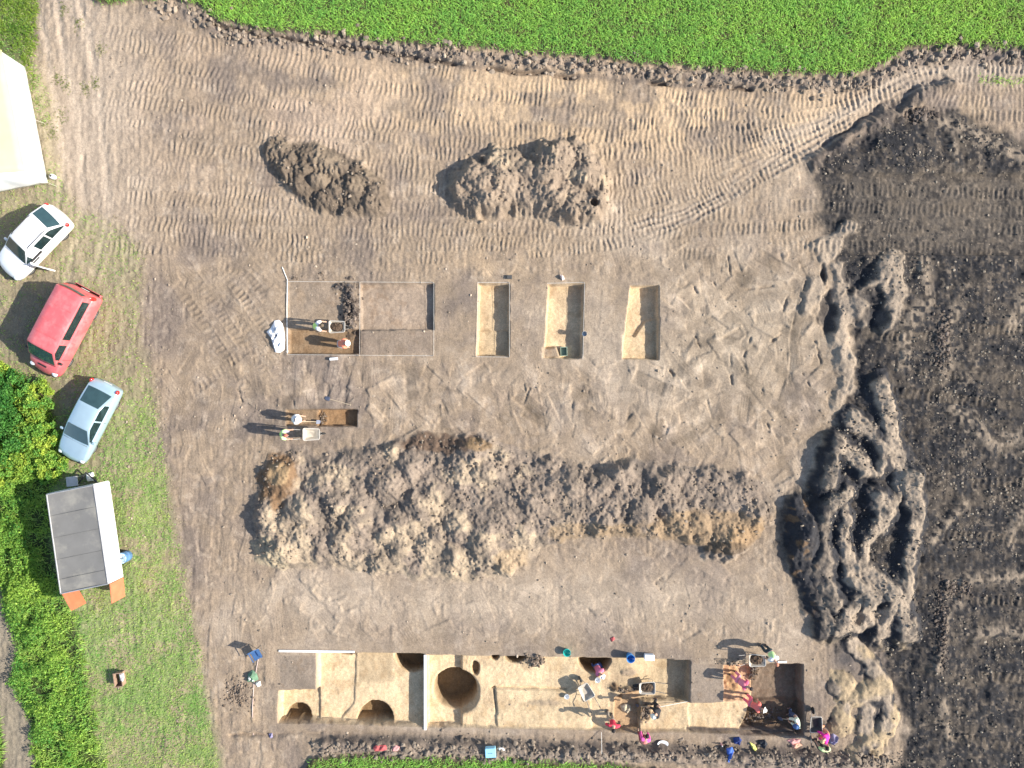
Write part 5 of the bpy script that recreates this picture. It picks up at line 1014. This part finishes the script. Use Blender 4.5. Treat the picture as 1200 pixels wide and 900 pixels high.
# folding chair
NV = mat('blue_canvas', (.045, .12, .28), .85, 0, .15, 8)
p = put(304, 764); t = thing('folding_chair', 'blue canvas folding chair on the bare soil at lower left', 'chair', p, math.radians(-60))
MB().slab([(-.24, -.24, .42), (.24, -.24, .44), (.24, .24, .44), (-.24, .24, .42)], .015).build('seat', NV, t); MB().slab([(-.24, .24, .46), (-.24, -.24, .46), (-.36, -.24, .86), (-.36, .24, .86)], .015).build('backrest', NV, t)
for s_ in (1, -1):
    MB().tube([(-.36, s_ * .25, .88), (-.24, s_ * .25, .42), (.24, s_ * .25, .0)], .012, 6).build('leg', FRM, t); MB().tube([(.26, s_ * .25, .60), (.24, s_ * .25, .42), (-.26, s_ * .25, .0)], .012, 6).build('leg', FRM, t); MB().box((-.02, s_ * .26, .61), (.52, .05, .02)).build('armrest', NV, t)
# tools
def shovel(a, b, label, za=0, zb=0, col=None):
    """a: blade end, b: grip end (photo px, height above ground)"""
    A, B = put(a[0], a[1], za), put(b[0], b[1], zb); t = thing('shovel', label, 'shovel', A, 0); d = B - A; u_ = d.normalized(); s_ = u_.cross(Vector((0, 0, 1))).normalized(); n_ = s_.cross(u_)
    MB().tube([tuple(u_ * .26), tuple(d)], .019, 8).build('shaft', WOOD, t); m = MB(); P_ = [(-.02, 0, 0), (.03, .08, .01), (.12, .11, .02), (.28, .105, .03), (.29, 0, .0), (.28, -.105, .03), (.12, -.11, .02), (.03, -.08, .01)]
    m.slab([tuple(u_ * x + s_ * y + n_ * z) for x, y, z in P_], .006); m.build('blade', col or mat('spade_steel', (.16, .18, .24), .4, .6), t); MB().tube([tuple(d - s_ * .06), tuple(d + s_ * .06)], .016, 6).build('grip', WOOD, t); return t
shovel((381, 466), (411, 474.5), 'long handled shovel lying above the small brown trench', .03, .05)
shovel((376, 494.5), (361, 493), 'shovel held by the white clad digger in the small brown trench', .05, .75)
shovel((911, 841), (922, 836), 'shovel held by the digger with the blue cap', .03, .8)
shovel((745, 826), (763, 822), 'shovel held by the black clad digger', .05, .8)
line('string_line', [(404, 473, .03), (412, 470, .06), (415, 466, .03)], .012, mat('dark_cord', (.1, .09, .08), .9), 'dark cord coiled at the grip of the lying shovel', 'cord')
bucket(371.5, 494.5 + 26, .01, .01, WPL, 'tiny') if False else None
# ------------------------------------------------------------------ PEOPLE
SKIN = mat('skin', (.50, .30, .21), .6, 0, .06, 9)
def skin_mesh(nm, V_, E_, R_, m, parent, root=0, lv=1):
    me = bpy.data.meshes.new(nm); me.from_pydata([tuple(v) for v in V_], E_, []); me.update(); ob = bpy.data.objects.new(nm, me); scene.collection.objects.link(ob)
    sk = ob.modifiers.new('Skin', 'SKIN'); sk.use_smooth_shade = True
    for i, r_ in enumerate(R_): d = me.skin_vertices[0].data[i]; d.radius = (r_, r_) if not isinstance(r_, tuple) else r_; d.use_root = i == root
    sb_ = ob.modifiers.new('Sub', 'SUBSURF'); sb_.levels = sb_.render_levels = lv
    dg = bpy.context.evaluated_depsgraph_get(); dg.update(); nm_ = bpy.data.meshes.new_from_object(ob.evaluated_get(dg)); bpy.data.objects.remove(ob); bpy.data.meshes.remove(me)
    nm_.name = nm; nm_.materials.clear(); nm_.materials.append(m); nm_.polygons.foreach_set('use_smooth', [True] * len(nm_.polygons)); o = bpy.data.objects.new(nm, nm_); link(o, parent); return o
def ik(a, t, l1, l2, pole):
    a, t, pole = Vector(a), Vector(t), Vector(pole); d = t - a; L_ = d.length
    if L_ > (l1 + l2) * .995: t = a + d.normalized() * (l1 + l2) * .995; d = t - a; L_ = d.length
    x = (l1 * l1 - l2 * l2 + L_ * L_) / (2 * L_); h_ = math.sqrt(max(l1 * l1 - x * x, 0)); u_ = d.normalized(); p = (pole - u_ * pole.dot(u_)); p = p.normalized() if p.length > 1e-4 else Vector((0, 0, 1)); return a + u_ * x + p * h_, t
def person(px, py, ang, label, pel=(0, .92), lean=.1, feet=((.08, .12), (-.06, -.12)), hands=((.3, .22, .9), (.3, -.22, .9)), top=(.6, .6, .6), legs=(.05, .06, .1), hat=None, hair=(.05, .035, .025), vest=None, short=True, kneel=False, dz=0.0, sc=1.08, headdn=.3, fz=0.0):
    t = thing('person', label, 'person', put(px, py, dz), math.radians(ang), 'people working on the dig'); t.scale = (sc, sc, sc)
    P0 = Vector((pel[0], 0, pel[1])); u_ = Vector((math.sin(lean), 0, math.cos(lean))); f_ = Vector((math.cos(lean), 0, -math.sin(lean)))
    sp1 = P0 + u_ * .16; sp2 = P0 + u_ * .32 + f_ * -.02; ch = P0 + u_ * .43; nk = P0 + u_ * .53; ln2 = lean * .75 + headdn; hu = Vector((math.sin(ln2), 0, math.cos(ln2))); hf = Vector((math.cos(ln2), 0, -math.sin(ln2)))
    hb = nk + hu * .10 + hf * .02; hm = hb + hu * .075; ht = hb + hu * .135
    V_ = [P0, sp1, sp2, ch, nk, hb, hm, ht]; R_ = [(.125, .10), (.115, .09), (.13, .095), (.12, .09), .052, .062, .082, .068]; E_ = [(0, 1), (1, 2), (2, 3), (3, 4), (4, 5), (5, 6), (6, 7)]
    V_ += [hm + hf * .085 - hu * .02]; R_ += [.014]; E_ += [(6, 8)]                       # nose
    legv, armv = [], []
    for s_, ft in zip((1, -1), feet):
        hip = P0 + Vector((0, s_ * .10, -.04)); ank = Vector((ft[0], ft[1], .08 + (ft[2] if len(ft) > 2 else 0) + (.03 if kneel else 0))); pole = Vector((1, s_ * .15, -.6)) if kneel else Vector((1, s_ * .15, .15)); kn, ank = ik(hip, ank, .43, .42, pole)
        if kneel: kn.z = max(kn.z, .07)
        toe = ank + (Vector((.16, s_ * .03, -.045)) if not kneel else Vector((-.15, 0, -.05))); i = len(V_); V_ += [hip, kn, ank, toe]; R_ += [.092, .060, .042, .035]; E_ += [(0, i), (i, i + 1), (i + 1, i + 2), (i + 2, i + 3)]; legv.append((hip, kn, ank, toe))
    for s_, hd in zip((1, -1), hands):
        sh_ = ch + Vector((0, s_ * .185, 0)) + u_ * .02; el, wr = ik(sh_, hd, .29, .25, Vector((-.3, s_ * .8, -.5))); i = len(V_); V_ += [sh_, el, wr]; R_ += [.058, .043, .031]; E_ += [(3, i), (i, i + 1), (i + 1, i + 2)]
        fd = (wr - el).normalized(); sd_ = fd.cross(Vector((0, 0, 1))); sd_ = sd_.normalized() if sd_.length > .1 else Vector((0, 1, 0)); nn_ = sd_.cross(fd); pm = wr + fd * .07; j = len(V_); V_ += [pm]; R_ += [(.034, .018)]; E_ += [(i + 2, j)]
        for k_, (off, ln_) in enumerate(((-.030, .062), (-.010, .075), (.010, .070), (.029, .055))):
            a = len(V_); b0 = pm + sd_ * off + fd * .025; V_ += [b0, b0 + fd * ln_ * .55 - nn_ * .012, b0 + fd * ln_ * .8 - nn_ * .04]; R_ += [.009, .0085, .007]; E_ += [(j, a), (a, a + 1), (a + 1, a + 2)]
        a = len(V_); tb = wr + fd * .03 - sd_ * .032 * s_; V_ += [tb, tb + fd * .035 - sd_ * .025 * s_ - nn_ * .01]; R_ += [.011, .009]; E_ += [(j, a), (a, a + 1)]
        armv.append((sh_, el, wr))
    body = skin_mesh('body', V_, E_, R_, SKIN, t)
    tm = mat('garment_%d_%d_%d' % tuple(int(c * 99) for c in top), top, .9, 0, .1, 12, bump=.3, bscale=14); lm = mat('garment_%d_%d_%d' % tuple(int(c * 99) for c in legs), legs, .9, 0, .12, 12, bump=.3, bscale=14)
    V2 = [P0 + u_ * .03, sp1, sp2, ch, nk - u_ * .03]; R2 = [(.175, .140), (.168, .135), (.182, .140), (.172, .130), .075]; E2 = [(0, 1), (1, 2), (2, 3), (3, 4)]
    for sh_, el, wr in armv:
        e2 = el.lerp(wr, .0) if short else wr.lerp(el, .08); i = len(V2); V2 += [sh_, sh_.lerp(el, .75) if short else el] + ([] if short else [e2]); R2 += [.092, .070] + ([] if short else [.052]); E2 += [(3, i), (i, i + 1)] + ([] if short else [(i + 1, i + 2)])
    skin_mesh('shirt', V2, E2, R2, tm, t)
    if vest:
        skin_mesh('vest', [P0 + u_ * .06, sp1, sp2, ch, nk - u_ * .04], [(0, 1), (1, 2), (2, 3), (3, 4)], [(.190, .155), (.184, .150), (.196, .155), (.186, .145), .09], mat('vest_%d' % int(vest[0] * 99), vest, .7, 0, .05, 9), t)
    V3 = [P0 + u_ * .05, P0]; R3 = [(.135, .11), (.14, .118)]; E3 = [(0, 1)]
    for hip, kn, ank, toe in legv: i = len(V3); V3 += [hip, kn, ank + Vector((0, 0, .03))]; R3 += [.118, .084, .066]; E3 += [(1, i), (i, i + 1), (i + 1, i + 2)]
    skin_mesh('trousers', V3, E3, R3, lm, t, 1)
    for hip, kn, ank, toe in legv: skin_mesh('shoe', [ank - (toe - ank) * .35 + Vector((0, 0, -.03)), ank + Vector((0, 0, -.02)), toe], [(0, 1), (1, 2)], [.042, .052, .042], mat('boot', (.09, .065, .05), .8), t, 1)
    hc_ = hm + hu * .012; m = Matrix(((hf.x, 0, hu.x), (0, 1, 0), (hf.z, 0, hu.z)))
    def cap(nm, rx, ry, rz, off, mt, brim=0, lo=.0):
        mb = MB(); nu, nv = 16, 6
        for j in range(nv + 1):
            ph = (math.pi / 2 + lo) * (1 - j / nv) 
            for i in range(nu): th = 2 * math.pi * i / nu; mb.v.append(tuple(hc_ + m @ (Vector((rx * math.sin(ph) * math.cos(th), ry * math.sin(ph) * math.sin(th), rz * math.cos(ph))) + Vector(off))))
        for j in range(nv):
            for i in range(nu): a, b = j * nu + i, j * nu + (i + 1) % nu; mb.f.append((a, b, b + nu, a + nu))
        if brim:
            n0 = len(mb.v)
            for r_ in (1.0, brim):
                for i in range(nu): th = 2 * math.pi * i / nu; mb.v.append(tuple(hc_ + m @ (Vector((rx * r_ * math.cos(th), ry * r_ * math.sin(th), -.005 - .02 * (r_ - 1))) + Vector(off))))
            for i in range(nu): mb.f.append((n0 + i, n0 + (i + 1) % nu, n0 + nu + (i + 1) % nu, n0 + nu + i))
        return mb.build(nm, mt, t, True)
    cap('hair', .110, .098, .105, (-.014, 0, .008), mat('hair_%d' % int(hair[0] * 999), hair, .8, 0, .2, 30), lo=.25)
    if hat: cap('hat', .118, .106, .112, (-.006, 0, .018), mat('hat_%d_%d' % (int(hat[0] * 99), int(hat[2] * 99)), hat, .8), brim=1.45)
    for s_ in (1, -1): MB().ellipsoid(hm + hf * .082 + Vector((0, s_ * .032, 0)) + hu * .0, (.010, .010, .008), 8, 5).build('eye', BLK, t)
    return t
PINK = (.75, .12, .22); ORNG = (.85, .27, .16); MAG = (.80, .03, .32); LIME = (.58, .85, .22); WHT = (.80, .80, .78); RED = (.62, .04, .08); BLKC = (.02, .02, .025); DN = (.06, .09, .16); KH = (.25, .21, .15); GRN = (.40, .52, .38)
BH = ((.62, .27, .62), (.62, -.27, .62))
person(374, 384, 0, 'person in white shirt and lime vest pushing a wheelbarrow in the upper left square', lean=.75, hands=((.55, .25, .60), (.55, -.25, .60)), top=WHT, vest=LIME, legs=KH, hair=(.12, .09, .06))
person(402, 404, 0, 'person in an orange top bending over in the corner of the upper left square', lean=.85, hands=((.50, .15, .35), (.50, -.15, .35)), top=ORNG, vest=None, legs=(.55, .5, .48), hat=(.85, .7, .66))
person(350, 490, 0, 'person in white digging in the small brown trench', lean=.6, hands=((.55, .12, .75), (.62, -.05, .55)), top=WHT, legs=(.5, .48, .44), hat=WHT, hair=(.1, .07, .05))
person(337, 507, -4, 'person in a bright lime top behind the wheelbarrow below the small trench', lean=.5, hands=((.55, .25, .6), (.55, -.25, .6)), top=(.68, .88, .40), vest=LIME, legs=(.30, .28, .36), hair=(.35, .12, .08))
person(697, 775.5, -50, 'person in pink with a white cap crouching in the round hole', pel=(0, .55), lean=.55, feet=((.1, .16), (-.1, -.16)), hands=((.4, .15, .3), (.4, -.15, .3)), top=(.78, .22, .34), legs=(.10, .16, .45), hat=WHT)
person(714.5, 834, -100, 'person in a bright red top standing on the tan floor of the long pit', lean=.18, hands=((.25, .28, .95), (.28, -.26, .9)), top=RED, legs=(.3, .25, .2), hair=(.02, .015, .015), short=False)
person(750, 859, 80, 'person in pink and orange bending into the pit from its bottom edge', lean=.8, hands=((.5, .15, .35), (.5, -.15, .35)), top=(.85, .12, .40), vest=(.85, .25, .22), legs=(.25, .06, .07), hat=None, hair=(.015, .012, .012), short=False)
person(768, 821, 196, 'person in black with a white cap digging in the long pit', lean=.55, hands=((.35, .2, .75), (.5, -.1, .55)), top=BLKC, legs=BLKC, hat=(.7, .72, .66), short=False)
person(894, 755, -70, 'person in a lime vest bending beside the wheelbarrow above the long pit', lean=.65, hands=((.4, .25, .6), (.35, -.3, .65)), top=WHT, vest=(.55, .80, .35), legs=(.03, .05, .06), hair=(.5, .2, .12))
person(858, 788, -25, 'person in a bright pink top bending on the orange floor, upper one of the two', lean=.8, hands=((.45, .15, .35), (.45, -.15, .35)), top=PINK, vest=(.90, .25, .30), legs=(.75, .25, .35), hair=(.03, .02, .02))
person(872, 815, -12, 'person in an orange red top with a white cap bending on the orange floor', lean=.85, hands=((.5, .15, .3), (.5, -.2, .3)), top=(.88, .20, .16), legs=(.80, .16, .24), hat=WHT)
person(925, 832, 200, 'person with a blue cap digging in the deep right end of the pit', lean=.35, hands=((.35, .12, .85), (.45, -.05, .65)), top=(.66, .76, .62), legs=DN, hat=(.05, .12, .28), short=False)
person(963, 853, 190, 'person in a magenta jacket crouching right of the dark wheelbarrow', pel=(0, .70), lean=.75, feet=((.12, .16), (-.1, -.16)), hands=((.45, .15, .4), (.45, -.15, .4)), top=MAG, legs=(.72, .30, .16), hat=None, hair=(.55, .40, .20), short=False)
person(954, 867, 92, 'person in a lime edged dark vest at the handles of the dark wheelbarrow', lean=.45, hands=((.35, .26, .60), (.35, -.26, .60)), top=(.62, .78, .38), vest=(.05, .08, .04), legs=(.04, .05, .05), hair=(.02, .02, .02), short=True)
